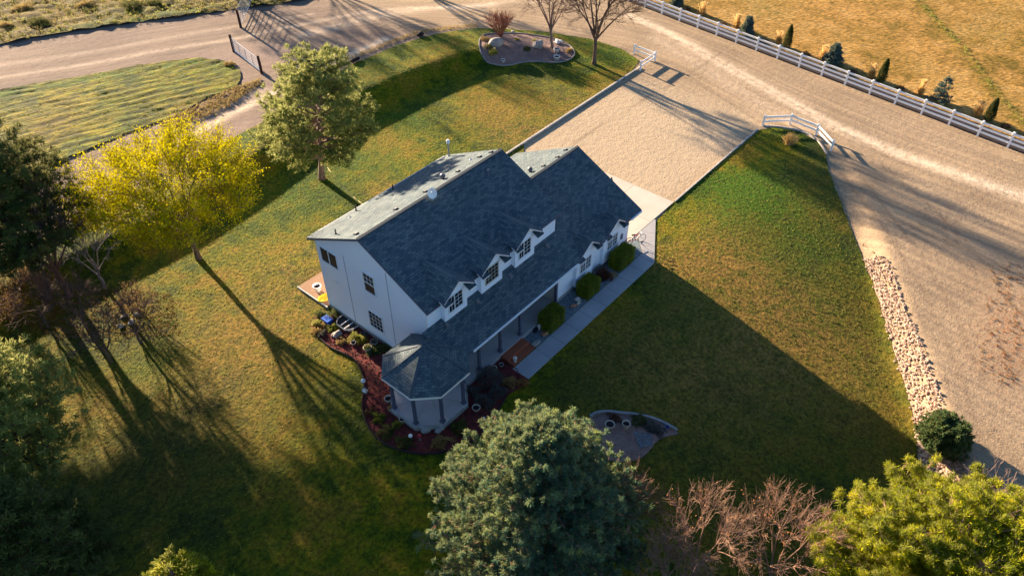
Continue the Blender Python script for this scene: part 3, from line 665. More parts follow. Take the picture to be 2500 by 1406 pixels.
for (x0, x1, pk, wx, sash, gl) in ((20.0, 21.8, 20.87, 20.35, [(.42, 2, 2), (.58, 2, 4)], M_glass), (23.0, 24.82, 23.87, 23.36, [(1, 4, 4)], M_glass), (26.0, 27.8, 26.87, 26.33, [(.42, 2, 2), (.58, 2, 4)], M_glass)):
    dormer('dormer', x0, x1, 21.65, 3.85, 5.78, pk, 6.68, (wx, 1.06, 4.5, 1.06), lambda y: main_z(y) if y > 21.7 else 0, sash, gl, 0, tm=cream_t if x0 == 23.0 else None)
for (x0, x1, pk, wx) in ((30.32, 32.16, 31.1, 30.7), (33.32, 35.16, 34.16, 33.75)):
    dormer('garage_bay', x0, x1, 20.12, .36, 2.98, pk, 3.88, (wx, 1.12, 1.3, .96), lambda y: low_z(y), [(.5, 2, 3), (.5, 2, 3)], M_curt, 0)
# knee wall vents and other things on the end of the garage front
for (a, b, r_) in ((1517, 577, .16), (1515, 600, .12)):
    p = on_y(a, b, GWY0); mb = MB(); mb.box((p[0] - .11, GWY0 - .06, p[2] - .22), (p[0] + .11, GWY0 - .001, p[2] + .2)); mb.build('meter_box', M_post if r_ > .13 else M_dark, house)
# garage doors on the driveway side
for y0, y1 in ((21.2, 23.8), (24.6, 29.4)):
    mb = MB(); mb.box((GWX1 + .001, y0, .05), (GWX1 + .04, y1, 2.35))
    for k in range(4): mb.box((GWX1 + .04, y0 + .1, .14 + k * .56), (GWX1 + .055, y1 - .1, .14 + k * .56 + .46))
    mb.build('garage_door', M_trim, house)
# porch -----------------------------------------------------------------
mb = MB(); px_ = [19.1, 21.3, 23.55, 25.85, 28.33]
for a, b in zip(px_[:-1], px_[1:]): mb.box((a + .008, 19.95, -.2), (b - .008, 21.94, .40))
porch = mb.build('porch_floor', M_pathc, house)
mb = MB(); mb.box((19.6, 19.94, -.25), (28.33, 19.948, .34)); 
def post(x, y, z0=.4, z1=None, name='porch_post'):
    z1 = z1 or low_z(y) - .16; mb = MB(); mb.box((x - .075, y - .075, z0), (x + .075, y + .075, z1)); mb.box((x - .115, y - .115, z0), (x + .115, y + .115, z0 + .16)); mb.box((x - .11, y - .11, z1 - .14), (x + .11, y + .11, z1 - .02))
    return mb.build(name, M_post, house)
for x in (21.0, 22.85, 24.67, 28.22): post(x, 20.15)
mb = MB(); mb.beam((19.9, 20.15, low_z(20.15) - .28), (28.3, 20.15, low_z(20.15) - .28), .14, .2); mb.build('porch_beam', M_trim, house)
mb = MB(); mb.box((27.25, 21.90, .41), (28.15, 21.945, 2.45)); mb.box((27.36, 21.885, .55), (28.04, 21.9, 1.2)); dr = mb.build('front_door', M_rust, house)
mb = MB(); mb.tube([(27.4, 21.86, 1.35), (27.4, 21.88, 1.35)], .035, 8); mb.build('handle', M_galv, None).parent = dr; dr.children[0].location = (0, 0, 0)
window(house, (21.2, WY0 - .005, 1.1), (1, 0, 0), YN, 1.5, 1.25, [(.5, 2, 3), (.5, 2, 3)]); window(house, (24.2, WY0 - .005, 1.1), (1, 0, 0), YN, 1.5, 1.25, [(.5, 2, 3), (.5, 2, 3)])
# corner gazebo -----------------------------------------------------------
gc = (17.72, 21.0)
def octo(h, cut, z, c=gc): 
    a = h - cut; P = [(-a, -h), (a, -h), (h, -a), (h, a), (a, h), (-a, h), (-h, a), (-h, -a)]; return [(c[0] + p[0], c[1] + p[1], z) for p in P]
O = octo(2.22, 1.12, GEZ - .02); ap = (gc[0], gc[1], 4.58)
mb = MB()
for i in range(8):
    a, b = np.array(O[i]), np.array(O[(i + 1) % 8]); L = np.linalg.norm(b - a); m_ = (a + b) / 2; hh = np.linalg.norm(np.array(ap) - m_)
    P = [tuple(a), tuple(b), ap]; mb.poly(P, [(i * 3, 0), (i * 3 + L, 0), (i * 3 + L / 2, hh)])
    q = [tuple(a), tuple(a - [0, 0, .16]), tuple(b - [0, 0, .16]), tuple(b)]; mb.poly(q, mi=1)
mb.poly([(p[0], p[1], p[2] - .16) for p in O][::-1], mi=1)
gz = mb.build('gazebo_roof', [M_shingle, M_trim], house)
mb = MB()
for i in range(8):
    a = np.array(O[i]); mb.beam(a + [0, 0, .012], np.array(ap) + [0, 0, .012], .15, .02, up=(0, 0, 1))
mb.build('hip_caps', simple('cap_shingles', (.07, .09, .11), (.055, .075, .095), 6, .9), gz).location = (0, 0, 0)
F1 = octo(2.08, 1.12, 0)
mb = MB(); n = 8; mb.mesh([tuple(range(8, 16))] + [(i, (i + 1) % n, n + (i + 1) % n, n + i) for i in range(8)], [(x, y, -.3) for x, y, _ in F1] + [(x, y, .36) for x, y, _ in F1]); mb.build('gazebo_base', M_found, house)
mb = MB(); F2 = octo(2.02, 1.10, 0); c0 = (gc[0], gc[1])
for i in range(8):
    a, b = F2[i], F2[(i + 1) % 8]; cc = np.array([(a[0] + b[0] + c0[0]) / 3, (a[1] + b[1] + c0[1]) / 3]); P = [tuple(cc + (np.array(q[:2]) - cc) * .985) for q in (a, b, c0)]
    mb.mesh([(0, 1, 2), (3, 5, 4), (0, 3, 4, 1), (1, 4, 5, 2), (2, 5, 3, 0)][:1] + [(0, 3, 4, 1), (1, 4, 5, 2), (2, 5, 3, 0)], [(x, y, .405) for x, y in P] + [(x, y, .355) for x, y in P])
mb.build('gazebo_floor', simple('gazebo_concrete', (.40, .38, .39), (.35, .33, .35), .8, .85), house)
PP = octo(1.86, 1.02, 0)
for i in (0, 1, 2, 5, 6, 7): post(PP[i][0], PP[i][1], .4, GEZ - .2)
mb = MB()
for i in (0, 1, 5, 6, 7):
    a, b = PP[i], PP[(i + 1) % 8]; mb.beam((a[0], a[1], GEZ - .27), (b[0], b[1], GEZ - .27), .12, .16)
mb.build('gazebo_beam', M_trim, house)
# roof fittings -------------------------------------------------------------
def on_main(x, y): return (x, y, main_z(y))
def on_low(x, y): return (x, y, low_z(y))
slope_t = {'m': SL, 'l': GSL}
def box_vent(p, side, s=.125, big=False):
    """low hooded vent lying on a slope; side +1 rear slope, -1 front slope"""
    sl = -side * (SL if p[2] > 5.85 else GSL); mb = MB(); x, y, z = p; e = s * 1.1
    V = []
    for dz, k in ((0.0, 1.), (.11, .8)):
        for a, b in ((-1, -1), (1, -1), (1, 1), (-1, 1)): V.append((x + a * s * k, y + b * s * k * .9, z + b * s * .9 * k * sl + dz))
    mb.mesh([(4, 5, 6, 7), (0, 1, 5, 4), (1, 2, 6, 5), (2, 3, 7, 6), (3, 0, 4, 7)], V)
    return mb.build('roof_vent', M_vent, house)
for x, y in ((24.6, 27.42), (22.33, 27.52), (19.33, 27.5), (27.42, 27.42), (29.6, 27.6), (30.25, 27.22)): box_vent((x, y, main_z(y)), 1)
for x, y in ((33.86, 25.78), (35.3, 25.72), (36.5, 25.92)): box_vent((x, y, low_z(y)), 1)
for x, y in ((19.95, 21.45), (22.45, 21.45), (25.35, 21.45), (28.95, 21.5)): box_vent((x, y, low_z(y)), -1, .13)
for x, y, f_, rr in ((26.47, 27.8, main_z, .17), (33.05, 26.25, low_z, .17)):
    mb = MB(); z = f_(y); mb.lathe([(.1, -.05), (.1, .16), (rr, .16), (rr * 1.05, .2), (rr * .9, .3), (rr * .4, .36), (0, .37)], (x, y, z), 14); tb = mb.build('turbine_vent', M_vent, house, smooth=True)
def pipe(x, y, z, h_, r_, m, cap=None, name='vent_pipe'):
    mb = MB(); mb.tube([(x, y, z - .1), (x, y, z + h_)], r_, 8); mb.lathe([(r_ * 2.1, -.02), (r_ * 1.1, .07)], (x, y, z), 10); o = mb.build(name, m, house)
    if cap:
        mb = MB(); mb.lathe([(r_ * .5, 0), (r_ * 2.0, .02), (r_ * 2.0, .2), (r_ * 1.2, .28), (0, .28)], (x, y, z + h_), 12); mb.build('cap', cap, None).parent = o; o.children[0].location = (0, 0, 0)
    return o
pipe(25.33, 31.25, main_z(31.25), .34, .04, M_dark); pipe(22.3, 31.3, main_z(31.3), .42, .04, M_dark); pipe(19.3, 29.4, main_z(29.4), .36, .04, M_dark)
pipe(28.45, 25.85, main_z(25.85), .4, .04, M_post); pipe(25.2, 22.95, main_z(22.95), .42, .04, M_post); pipe(21.4, 30.75, main_z(30.75), .05, .05, M_white); pipe(29.3, 28.1, main_z(28.1), .05, .05, M_white)
pipe(30.38, 31.15, main_z(31.15), 1.0, .06, M_galv, M_white, 'flue_pipe')
pipe(37.1, 22.35, low_z(22.35) - .1, .22, .05, M_dark)
# satellite dish on the ridge
dish = tag(bpy.data.objects.new('satellite_dish', None), None); 
mb = MB(); x, y, z = 24.25, 26.4, main_z(26.4)
mb.tube([(x, y, z), (x, y, z + .25), (x - .05, y - .05, z + .42)], .03, 8); sdm = mb.build('satellite_dish', M_galv, house)
V = []; F = []; ax = unit(np.array([-.75, -.55, .35])); e1 = unit(np.cross(ax, [0, 0, 1])); e2 = np.cross(ax, e1); c = np.array([x - .05, y - .05, z + .45])
for i in range(5):
    r_ = .33 * i / 4
    for j in range(16): t = 2 * math.pi * j / 16; V.append(c + (e1 * math.cos(t) * .85 + e2 * math.sin(t)) * r_ + ax * (r_ * r_ * .9))
for i in range(4):
    for j in range(16): F.append((i * 16 + j, i * 16 + (j + 1) % 16, (i + 1) * 16 + (j + 1) % 16, (i + 1) * 16 + j))
mb = MB(); mb.mesh(F, V); rf = mb.build('reflector', M_white, None, smooth=True); rf.parent = sdm
mb = MB(); mb.tube([c, c + ax * .38 - e2 * .1], .015, 6); mb.tube([c + ax * .36 - e2 * .1, c + ax * .46 - e2 * .1], .05, 8); mb.build('feed_arm', M_white, None).parent = sdm
bpy.data.objects.remove(dish)
# rear deck
mb = MB(); mb.box((18.86, 31.25, -.2), (24.5, 34.2, .22)); dk = mb.build('rear_deck', M_deck, house)
mb = MB(); mb.beam((18.80, 31.2, .12), (18.80, 34.25, .12), .07, .2); mb.beam((18.7, 31.2, -.02), (18.7, 34.25, -.02), .08, .1); mb.build('deck_edge', M_beige, None).parent = dk
for q in dk.children: q.location = (0, 0, 0)
# front steps lie against the porch
st = thing('wooden_steps', 'red stained wooden steps from the porch floor to the concrete path', 'steps', (23.7, 19.4, 0))
mb = MB(); mb.box((22.65, 19.38, .12), (24.62, 19.93, .30)); mb.build('upper_tread', M_step, st)
mb = MB(); mb.box((22.65, 18.92, .1), (24.62, 19.377, .18)); mb.build('lower_tread', M_step, st)
dm = MB(); dm.box((27.55, 21.25, .405), (28.25, 21.75, .42)); tag(dm.build('doormat', simple('mat_red', (.22, .06, .04)), None), 'dark red doormat on the porch floor by the front door', 'doormat')
# ================================================================== FENCES
def gz_(x, y): return float(hgt(x, y))
def fence_post(mb, x, y, z, h, s=.065):
    mb.box((x - s, y - s, z - .2), (x + s, y + s, z + h)); mb.box((x - s * 1.25, y - s * 1.25, z + h), (x + s * 1.25, y + s * 1.25, z + h + .03))
    mb.mesh([(0, 1, 4), (1, 2, 4), (2, 3, 4), (3, 0, 4)], [(x - s, y - s, z + h + .03), (x + s, y - s, z + h + .03), (x + s, y + s, z + h + .03), (x - s, y + s, z + h + .03), (x, y, z + h + .09)])
bf = thing('vinyl_fence', 'long white three rail vinyl fence between the gravel drive and the golden pasture', 'fence', (FA[0], FA[1], 0))
pxs = [(1574, 18.7), (1615.5, 37.4), (1659.6, 56.3), (1704, 75), (1751, 93), (1798.5, 112), (1847, 132.4), (1897, 152), (1951.5, 172.5), (2007, 193), (2064, 215), (2123.6, 237.3), (2186, 259.5), (2250, 282.7), (2317.5, 308), (2387, 333), (2459, 360.2)]
SS = sorted([float((np.array(w2(p)) - FA) @ FD) for p in pxs]); step = (SS[-1] - SS[0]) / (len(SS) - 1)
S = [SS[0] + step * i for i in range(-3, len(SS) + 3)]
for s in S:
    x, y = FA + FD * s; mb = MB(); fence_post(mb, x, y, gz_(x, y), 1.36, .08); mb.build('post', M_vinyl, bf)
for a, b in zip(S[:-1], S[1:]):
    for z in (.42, .82, 1.22):
        p, q = FA + FD * a, FA + FD * b; mb = MB(); mb.beam((*p, gz_(*p) + z), (*q, gz_(*q) + z), .06, .17); mb.build('rail', M_vinyl, bf)
def small_fence(name, label, pts, h, rails, hts):
    P = [G(*p) for p in pts]; f = thing(name, label, 'fence', (*P[0], 0), 'short white fences at the corners of the driveway')
    for p in P: mb = MB(); fence_post(mb, *p, gz_(*p), h, .07); mb.build('post', M_vinyl, f)
    for p, q in zip(P[:-1], P[1:]):
        for z in hts: mb = MB(); mb.beam((*p, gz_(*p) + z), (*q, gz_(*q) + z), .055, .16); mb.build('rail', M_vinyl, f)
small_fence('vinyl_fence', 'short L shaped white fence at the lawn corner near the bare trees', [(1547, 132), (1598, 150), (1563, 173)], .98, 2, (.42, .84))
small_fence('vinyl_fence', 'short curved white fence round the front lawn tip beside the cut back grass clump', [(1862, 308), (1928, 305), (1992, 330), (2028, 369)], 1.0, 2, (.45, .86))
# farm gates
def tube_gate(label, a, b, h, posts=True, ph=(1.75, 1.75), nb=6, lean=0):
    A, B = np.array(G(*a)), np.array(G(*b)); za, zb = gz_(*A), gz_(*B); g = thing('farm_gate', label, 'gate', (*A, za), 'metal farm gates on the dirt road')
    d = (B - A) / np.linalg.norm(B - A); A2, B2 = A + d * .16, B - d * .16; fr = MB()
    def P(t, z): q = A2 + (B2 - A2) * t; return (q[0], q[1], za + (zb - za) * t + z)
    fr.tube([P(0, .2), P(0, h), P(1, h), P(1, .2)], .03, 6, closed=True); fr.build('frame', M_galv, g)
    for k in range(1, nb): z = .2 + (h - .2) * (k / nb) ** 1.25; mb = MB(); mb.tube([P(0, z), P(1, z)], .02, 6); mb.build('bar', M_galv, g)
    for t in (.25, .5, .75): mb = MB(); mb.beam(P(t, .2), P(t, h), .05, .03); mb.build('stay', M_galv, g)
    if posts:
        for q, z, hh in ((A, za, ph[0]), (B, zb, ph[1])):
            mb = MB(); mb.tube([(q[0], q[1], z - .3), (q[0] + .02, q[1], z + hh * .6), (q[0], q[1], z + hh)], [.14, .13, .12], 9); mb.build('gate_post', M_rust, g)
    return g
tube_gate('closed silver tube gate between two dark timber posts beside the rough grass', (571, 127), (639, 180), 1.45)
tube_gate('tall dark tube gate standing open across the dirt road, at the top edge', (588, 68), (618, 2), 1.9, ph=(1.9, 2.9), nb=8)
# ================================================================== PLANTS
def grow(segs, tips, p, d, L, r, depth, rg, spread=.6, up=.15, curl=.12, kids=(2, 3), lat=.5, rmin=.006, steps=4, shrink=.68):
    d = unit(np.array(d, float)); p = np.array(p, float)
    r1 = max(rmin, r * .62); dirs = []
    for i in range(steps):
        d = unit(d + rg.normal(size=3) * curl + np.array([0, 0, up]) * .35)
        q = p + d * L / steps; a = r + (r1 - r) * i / steps; b = r + (r1 - r) * (i + 1) / steps
        segs.append((p, q, a, b)); p = q
        if depth > 0 and i > 0 and rg.random() < lat: dirs.append((p.copy(), d.copy(), b, .8))
    if depth <= 0: tips.append((p, d)); return
    for _ in range(rg.integers(kids[0], kids[1] + 1)): dirs.append((p.copy(), d.copy(), r1, 1.))
    for (q, dd, rr, f) in dirs:
        s = unit(np.cross(dd, rg.normal(size=3))); a = spread * rg.uniform(.6, 1.3)
        nd_ = dd * math.cos(a) + s * math.sin(a)
        grow(segs, tips, q, nd_, L * shrink * rg.uniform(.8, 1.15) * f, rr * (.82 if f == 1 else .62), depth - 1, rg, spread, up, curl, kids, lat, rmin, steps, shrink)
def trunk_mb(base, top, r0, r1, rg, wob=.05, n=7, flare=1.35):
    P = [np.array(base) + (np.array(top) - np.array(base)) * i / (n - 1) + np.append(rg.normal(size=2) * wob * (0 < i < n - 1), 0) for i in range(n)]
    rr = [r0 + (r1 - r0) * i / (n - 1) for i in range(n)]; rr[0] *= flare; P[0] = P[0] - np.array([0, 0, .3])
    return P, rr
def conifer(name, label, cat, x, y, h, rad, z0, lm, bark, seed, whorls=16, per=6, clump=1.0, blades=22, bl=.26, bw=.018, prof=None, group=None, tr=.2, rise=.25, droop=.15, sub=3, ztop=.98, gap=.0, rlow=.35, asym=None, lean=(0, 0)):
    rg = np.random.default_rng(seed); z = gz_(x, y); root = thing(name, label, cat, (x, y, z), group)
    P, rr = trunk_mb((0, 0, 0), (lean[0], lean[1], h * .97), tr, .03, rg, .06, 9); mb = MB(); mb.tube(P, rr, 9); mb.build('trunk', bark, root, world=False, smooth=True)
    prof = prof or (lambda t: (1 - t) ** .75); segs = []; C = []; Dd = []; T = []; S = []
    for i in range(whorls):
        t = (i + rg.uniform(-.2, .2)) / whorls; t = min(max(t, 0), 1); zz = z0 + (h * ztop - z0) * t; R_ = rad * prof(t)
        o = np.array([lean[0] * zz / h, lean[1] * zz / h, zz]); n = max(3, int(per * (.6 + .8 * prof(t)))); ph = rg.uniform(0, 6.3)
        for j in range(n):
            if rg.random() < gap: continue
            a = ph + 2 * math.pi * j / n + rg.uniform(-.3, .3); L = R_ * rg.uniform(.68, 1.08)
            if asym: L *= 1 + asym[1] * math.cos(a - asym[0])
            if L < .15: L = .15
            d = np.array([math.cos(a), math.sin(a), rise + rg.uniform(-.12, .12)]); m = max(3, int(L / .38)); p = o.copy(); r0 = .02 + .02 * L
            for k in range(m):
                f = (k + 1) / m; dk_ = unit(d + np.array([0, 0, -droop * f + .25 * max(0, f - .7)]) + rg.normal(size=3) * .07); q = p + dk_ * L / m
                segs.append((p, q, r0 * (1 - (f - 1 / m) * .8), r0 * (1 - f * .8))); p = q
                if f > (rlow if t < .6 else .12):
                    C.append(p.copy()); Dd.append(dk_); T.append(zz); S.append(1.)
                    for _ in range(sub):
                        s_ = unit(np.cross(dk_, [0, 0, 1])) * rg.choice([-1, 1]); dd = unit(dk_ * .55 + s_ * rg.uniform(.5, 1.1) + np.array([0, 0, rg.uniform(-.1, .45)])); ll = rg.uniform(.2, .62) * (.5 + .6 * min(1, L / 2)) * clump
                        C.append(p + dd * ll); Dd.append(dd); T.append(zz); S.append(rg.uniform(.75, 1.1)); segs.append((p, p + dd * ll, .012, .008))
    C.append(np.array([lean[0], lean[1], h * .97])); Dd.append(np.array([0, 0, 1.])); T.append(h); S.append(1)
    C = np.array(C); Dd = np.array(Dd); S = np.array(S); n = len(C)
    bm = link('branches', segs_mesh('branches', segs, 4), bark, root, False)
    tc = rg.normal(.5, .16, n); B = np.repeat(C, blades, 0) + rg.normal(size=(n * blades, 3)) * .05 * clump; D = unit(np.repeat(Dd, blades, 0) * .7 + rg.normal(size=(n * blades, 3)) * .75 + np.array([0, 0, .3]))
    tone = np.clip(np.repeat(tc, blades) + rg.normal(0, .12, n * blades), 0, 1)
    Ls = np.repeat(S, blades) * bl * rg.uniform(.6, 1.15, n * blades)
    link('crown', blades_mesh('crown', B, D, Ls, bw, tone, rg), lm, root, False)
    return root
def broadleaf(name, label, cat, x, y, th, tr, depth, L, lm, bark, seed, spread=.5, up=.12, kids=(2, 3), leaves=14, ls=.1, lw=.035, limbs=6, tilt=.75, lat=.5, group=None, shrink=.7, curl=.12, z=None, leafspread=.28, rmin=.008, lean=(0, 0), steps=4, thin=None):
    rg = np.random.default_rng(seed); z = gz_(x, y) if z is None else z; root = thing(name, label, cat, (x, y, z), group); segs = []; tips = []
    if th > 0:
        P, rr = trunk_mb((0, 0, 0), (lean[0], lean[1], th), tr, tr * .8, rg, .03, 6); mb = MB(); mb.tube(P, rr, 9); mb.build('trunk', bark, root, world=False, smooth=True)
    for i in range(limbs):
        a = 2 * math.pi * i / limbs + rg.uniform(-.35, .35); t = tilt * rg.uniform(.45, 1.15)
        if i == 0: t *= .25
        b = (lean[0], lean[1], th * rg.uniform(.86, 1.0)) if th > 0 else (rg.uniform(-.08, .08), rg.uniform(-.08, .08), 0)
        grow(segs, tips, b, (math.cos(a) * math.sin(t), math.sin(a) * math.sin(t), math.cos(t)), L * rg.uniform(.85, 1.1), tr * (.5 if th > 0 else .3), depth, rg, spread, up, curl, kids, lat, rmin, steps, shrink)
    link('branches', segs_mesh('branches', segs, 5), bark, root, False)
    if lm is not None:
        # leaves along the thin outer twigs
        tw = [s for s in segs if s[2] < rmin * 2.6 and (thin is None or rg.random() < thin)]
        A = np.array([s[0] for s in tw]); B = np.array([s[1] for s in tw]); n = len(tw) * leaves; k = np.repeat(np.arange(len(tw)), leaves); f = rg.random(n)[:, None]
        P = A[k] * (1 - f) + B[k] * f + rg.normal(size=(n, 3)) * leafspread * .5; D = unit(rg.normal(size=(n, 3)) + np.array([0, 0, .1]))
        cl = rg.normal(.55, .13, len(tw))[k] + rg.normal(0, .12, n)
        link('crown', blades_mesh('crown', P, D, ls * rg.uniform(.7, 1.2, n), lw, np.clip(cl, 0, 1), rg), lm, root, False)
    return root
def kcluster(P, k, rg, it=6):
    C = P[rg.choice(len(P), k, replace=False)].copy()
    for _ in range(it):
        a = np.argmin(((P[:, None] - C[None]) ** 2).sum(2), 1)
        for j in range(k):
            if (a == j).any(): C[j] = P[a == j].mean(0)
    return C, np.argmin(((P[:, None] - C[None]) ** 2).sum(2), 1)
def limb(segs, p, q, r0, r1, rg, sag=.12, wob=.05, n=4):
    """curved limb from p to q that starts steep and flattens out"""
    p = np.array(p, float); q = np.array(q, float); L = np.linalg.norm(q - p); c = (p + q) / 2 + np.array([0, 0, L * sag]) + rg.normal(size=3) * L * wob; last = p
    for i in range(1, n + 1):
        t = i / n; x = p * (1 - t) ** 2 + c * 2 * t * (1 - t) + q * t * t; segs.append((last, x, r0 + (r1 - r0) * (i - 1) / n, r0 + (r1 - r0) * t)); last = x
def crown_tree(name, label, cat, x, y, th, tr, cz, rad, rz, ntip, k1, k2, bark, seed, lm=None, leaves=8, ls=.12, lw=.04, spread=.3, inner=.45, zlow=-.35, off=(0, 0), twigs=3, twl=.6, rmin=.008, leader=True, cover=1., group=None, up=0.35):
    rg = np.random.default_rng(seed); root = thing(name, label, cat, (x, y, gz_(x, y)), group)
    P, rr = trunk_mb((0, 0, 0), (off[0] * .25, off[1] * .25, th), tr, tr * .78, rg, .03, 6); mb = MB()
    if th > .3: mb.tube(P, rr, 9); mb.build('trunk', bark, root, world=False, smooth=True)
    d = unit(rg.normal(size=(ntip * 4, 3))); k = d[:, 2] > zlow; d = d[k][:ntip]; n = len(d); f = inner + (1 - inner) * rg.random(n) ** .6; f *= 1 + .10 * np.sin(d[:, 0] * 5 + seed) * np.cos(d[:, 1] * 4 + seed)
    T = d * f[:, None] * np.array([rad, rad, rz]) + np.array([off[0], off[1], cz]); top = np.array([off[0] * .25, off[1] * .25, th]); segs = []; tw = []
    C1, a1 = kcluster(T, k1, rg); J1 = []
    for j in range(k1):
        q = top + (C1[j] - top) * .52 + np.array([0, 0, .04 * rad]); st = top - np.array([0, 0, rg.uniform(0, th * .22)]); J1.append(q); limb(segs, st, q, tr * rg.uniform(.42, .62), tr * .26, rg, -.10 * 0 + .06, .05, 5)
        I = np.where(a1 == j)[0]; kk = max(1, min(len(I), int(round(k2 * len(I) / n * k1)))); C2, a2 = kcluster(T[I], kk, rg)
        for m in range(kk):
            q2 = q + (C2[m] - q) * .6; limb(segs, q, q2, tr * .20, tr * .10, rg, .07, .07, 4)
            for t in I[a2 == m]:
                e = T[t]; limb(segs, q2, e, max(rmin * 1.6, tr * .07), rmin, rg, .06, .09, 4); tw.append((q2 + (e - q2) * .35, e)); dd = unit(e - q2)
                for _ in range(twigs):
                    s0 = q2 + (e - q2) * rg.uniform(.3, 1.); v = unit(dd + rg.normal(size=3) * .55 + np.array([0, 0, up])) * twl * rg.uniform(.5, 1.2); s1 = s0 + v; sm = (s0 + s1) / 2 + rg.normal(size=3) * .04 * twl; segs.append((s0, sm, rmin, rmin * .8)); segs.append((sm, s1, rmin * .8, rmin * .5)); tw.append((s0, s1))
    link('branches', segs_mesh('branches', segs, 5), bark, root, False)
    if lm is not None:
        tw = [t for t in tw if rg.random() < cover]; A = np.array([t[0] for t in tw]); B = np.array([t[1] for t in tw]); m = len(tw) * leaves; k = np.repeat(np.arange(len(tw)), leaves); f = rg.random(m)[:, None]
        P = A[k] * (1 - f) + B[k] * f + rg.normal(size=(m, 3)) * spread * .4; D = unit(rg.normal(size=(m, 3)) + np.array([0, 0, .1])); cl = rg.normal(.55, .12, len(tw))[k] + rg.normal(0, .13, m)
        link('crown', blades_mesh('crown', P, D, ls * rg.uniform(.7, 1.25, m), lw, np.clip(cl, 0, 1), rg), lm, root, False)
    return root
# --- trees of the yard
px, py = G(784, 438)
conifer('pine_tree', 'tall green pine with a bare lower trunk on the lawn behind the house', 'pine tree', px, py, 10.7, 4.6, 2.0, L_pine, M_bark2, 11, whorls=14, per=7, clump=1.3, blades=40, bl=.34, bw=.028, lean=(.85, -1.0),
        prof=lambda t: (np.interp(t, [0, .12, .3, .5, .7, .85, 1], [.62, 1, .98, .75, .62, .5, .18])) * 1.0, tr=.24, rise=.30, droop=.2, sub=2, gap=.12, rlow=.38)
px, py = G(487, 634)
crown_tree('yellow_tree', 'round crowned tree in yellow leaf with a short dark trunk, left of the pine', 'tree', px, py, 2.6, .20, 5.9, 6.1, 3.3, 560, 13, 7, M_bark, 5, lm=L_yel, leaves=16, ls=.135, lw=.04, spread=.42, inner=.35, zlow=-.45, off=(-.3, .2), twigs=4, twl=.9, rmin=.008)
px, py = G(116, 722)
conifer('pine_tree', 'big dark pine at the left edge beside the yellow tree', 'pine tree', px, py, 12.2, 4.4, 3.6, L_dpine, M_bark, 23, whorls=16, per=7, clump=1.2, blades=30, bl=.34, bw=.03, prof=lambda t: np.interp(t, [0, .15, .4, .7, 1], [.6, 1, .95, .7, .25]), tr=.32, rise=.2, sub=3, gap=.1)
conifer('pine_tree', 'tall pine close to the camera in the lower left corner', 'pine tree', .6, 31.5, 11.5, 3.6, 3.0, L_pine, M_bark, 29, whorls=16, per=7, clump=1.1, blades=32, bl=.30, bw=.024, prof=lambda t: np.interp(t, [0, .15, .4, .7, 1], [.7, 1, .95, .7, .25]), tr=.3, rise=.2, sub=3, gap=.1)
conifer('pine_tree', 'lower pine under the tall corner pine, beside the bare dirt patch', 'pine tree', -.9, 25.2, 8.2, 3.0, 1.6, L_dpine, M_bark, 31, whorls=12, per=7, clump=1.1, blades=30, bl=.30, bw=.026, prof=lambda t: np.interp(t, [0, .2, .5, 1], [.8, 1, .9, .25]), tr=.22, rise=.2, sub=3, gap=.08)
px, py = G(430, 1412, 5.2)
conifer('young_pine', 'small pine top poking into view at the bottom edge, left of the spruce', 'pine tree', px, py, 6.3, 1.6, 1.0, L_brp, M_bark, 37, whorls=9, per=6, clump=.9, blades=30, bl=.24, bw=.022, prof=lambda t: np.interp(t, [0, .3, .7, 1], [.9, 1, .75, .3]), tr=.12, sub=3)
conifer('blue_spruce', 'large dome shaped blue green spruce below the gazebo, in front of the round bed', 'spruce tree', 14.6, 10.8, 9.7, 4.9, .6, L_spruce, M_bark3, 41, whorls=24, per=13, clump=.8, blades=58, bl=.21, bw=.015, prof=lambda t: ((1 - t ** 1.55) ** .82 * .98 + .02) * (1 + .07 * math.sin(t * 37)), tr=.3, rise=.30, droop=.2, sub=4, gap=.0, rlow=.42, ztop=.99)
conifer('pine_tree', 'bright yellow green pine in the lower right corner', 'pine tree', 22.9, -4.9, 7.3, 5.9, .9, L_brp, M_bark3, 43, whorls=14, per=11, clump=1.3, blades=105, bl=.27, bw=.013, prof=lambda t: np.interp(t, [0, .3, .6, .85, 1], [.9, 1, .92, .62, .3]), tr=.28, rise=.3, sub=4, gap=.05)
for i, (x, y, hh) in enumerate(((4.0, 51.0, 12.5), (-1.5, 47.0, 13.0), (-4.0, 39.0, 12.0))):  # pines out of view, added only to shade the left lawn
    conifer('pine_tree', ['pine just beyond the left edge behind the big dark pine', 'pine beyond the left edge, middle one of the row', 'pine beyond the left edge, nearest the tall corner pine'][i], 'pine tree', x, y, hh, 4.2, 3.5, L_dpine, M_bark, 950 + i, whorls=12, per=6, clump=1.4, blades=22, bl=.4, bw=.05, tr=.3, rise=.2, sub=2, gap=.1)
px, py = G(2294, 1098)
conifer('juniper_bush', 'dark green juniper bush at the lower end of the stone bank', 'bush', px - .15, py + .2, 2.4, 1.4, .15, L_jun, M_bark, 53, whorls=10, per=11, clump=.55, blades=34, bl=.17, bw=.02, prof=lambda t: (1 - t ** 2) ** .6 + .05, tr=.08, rise=.7, droop=-.1, sub=4, rlow=.2)
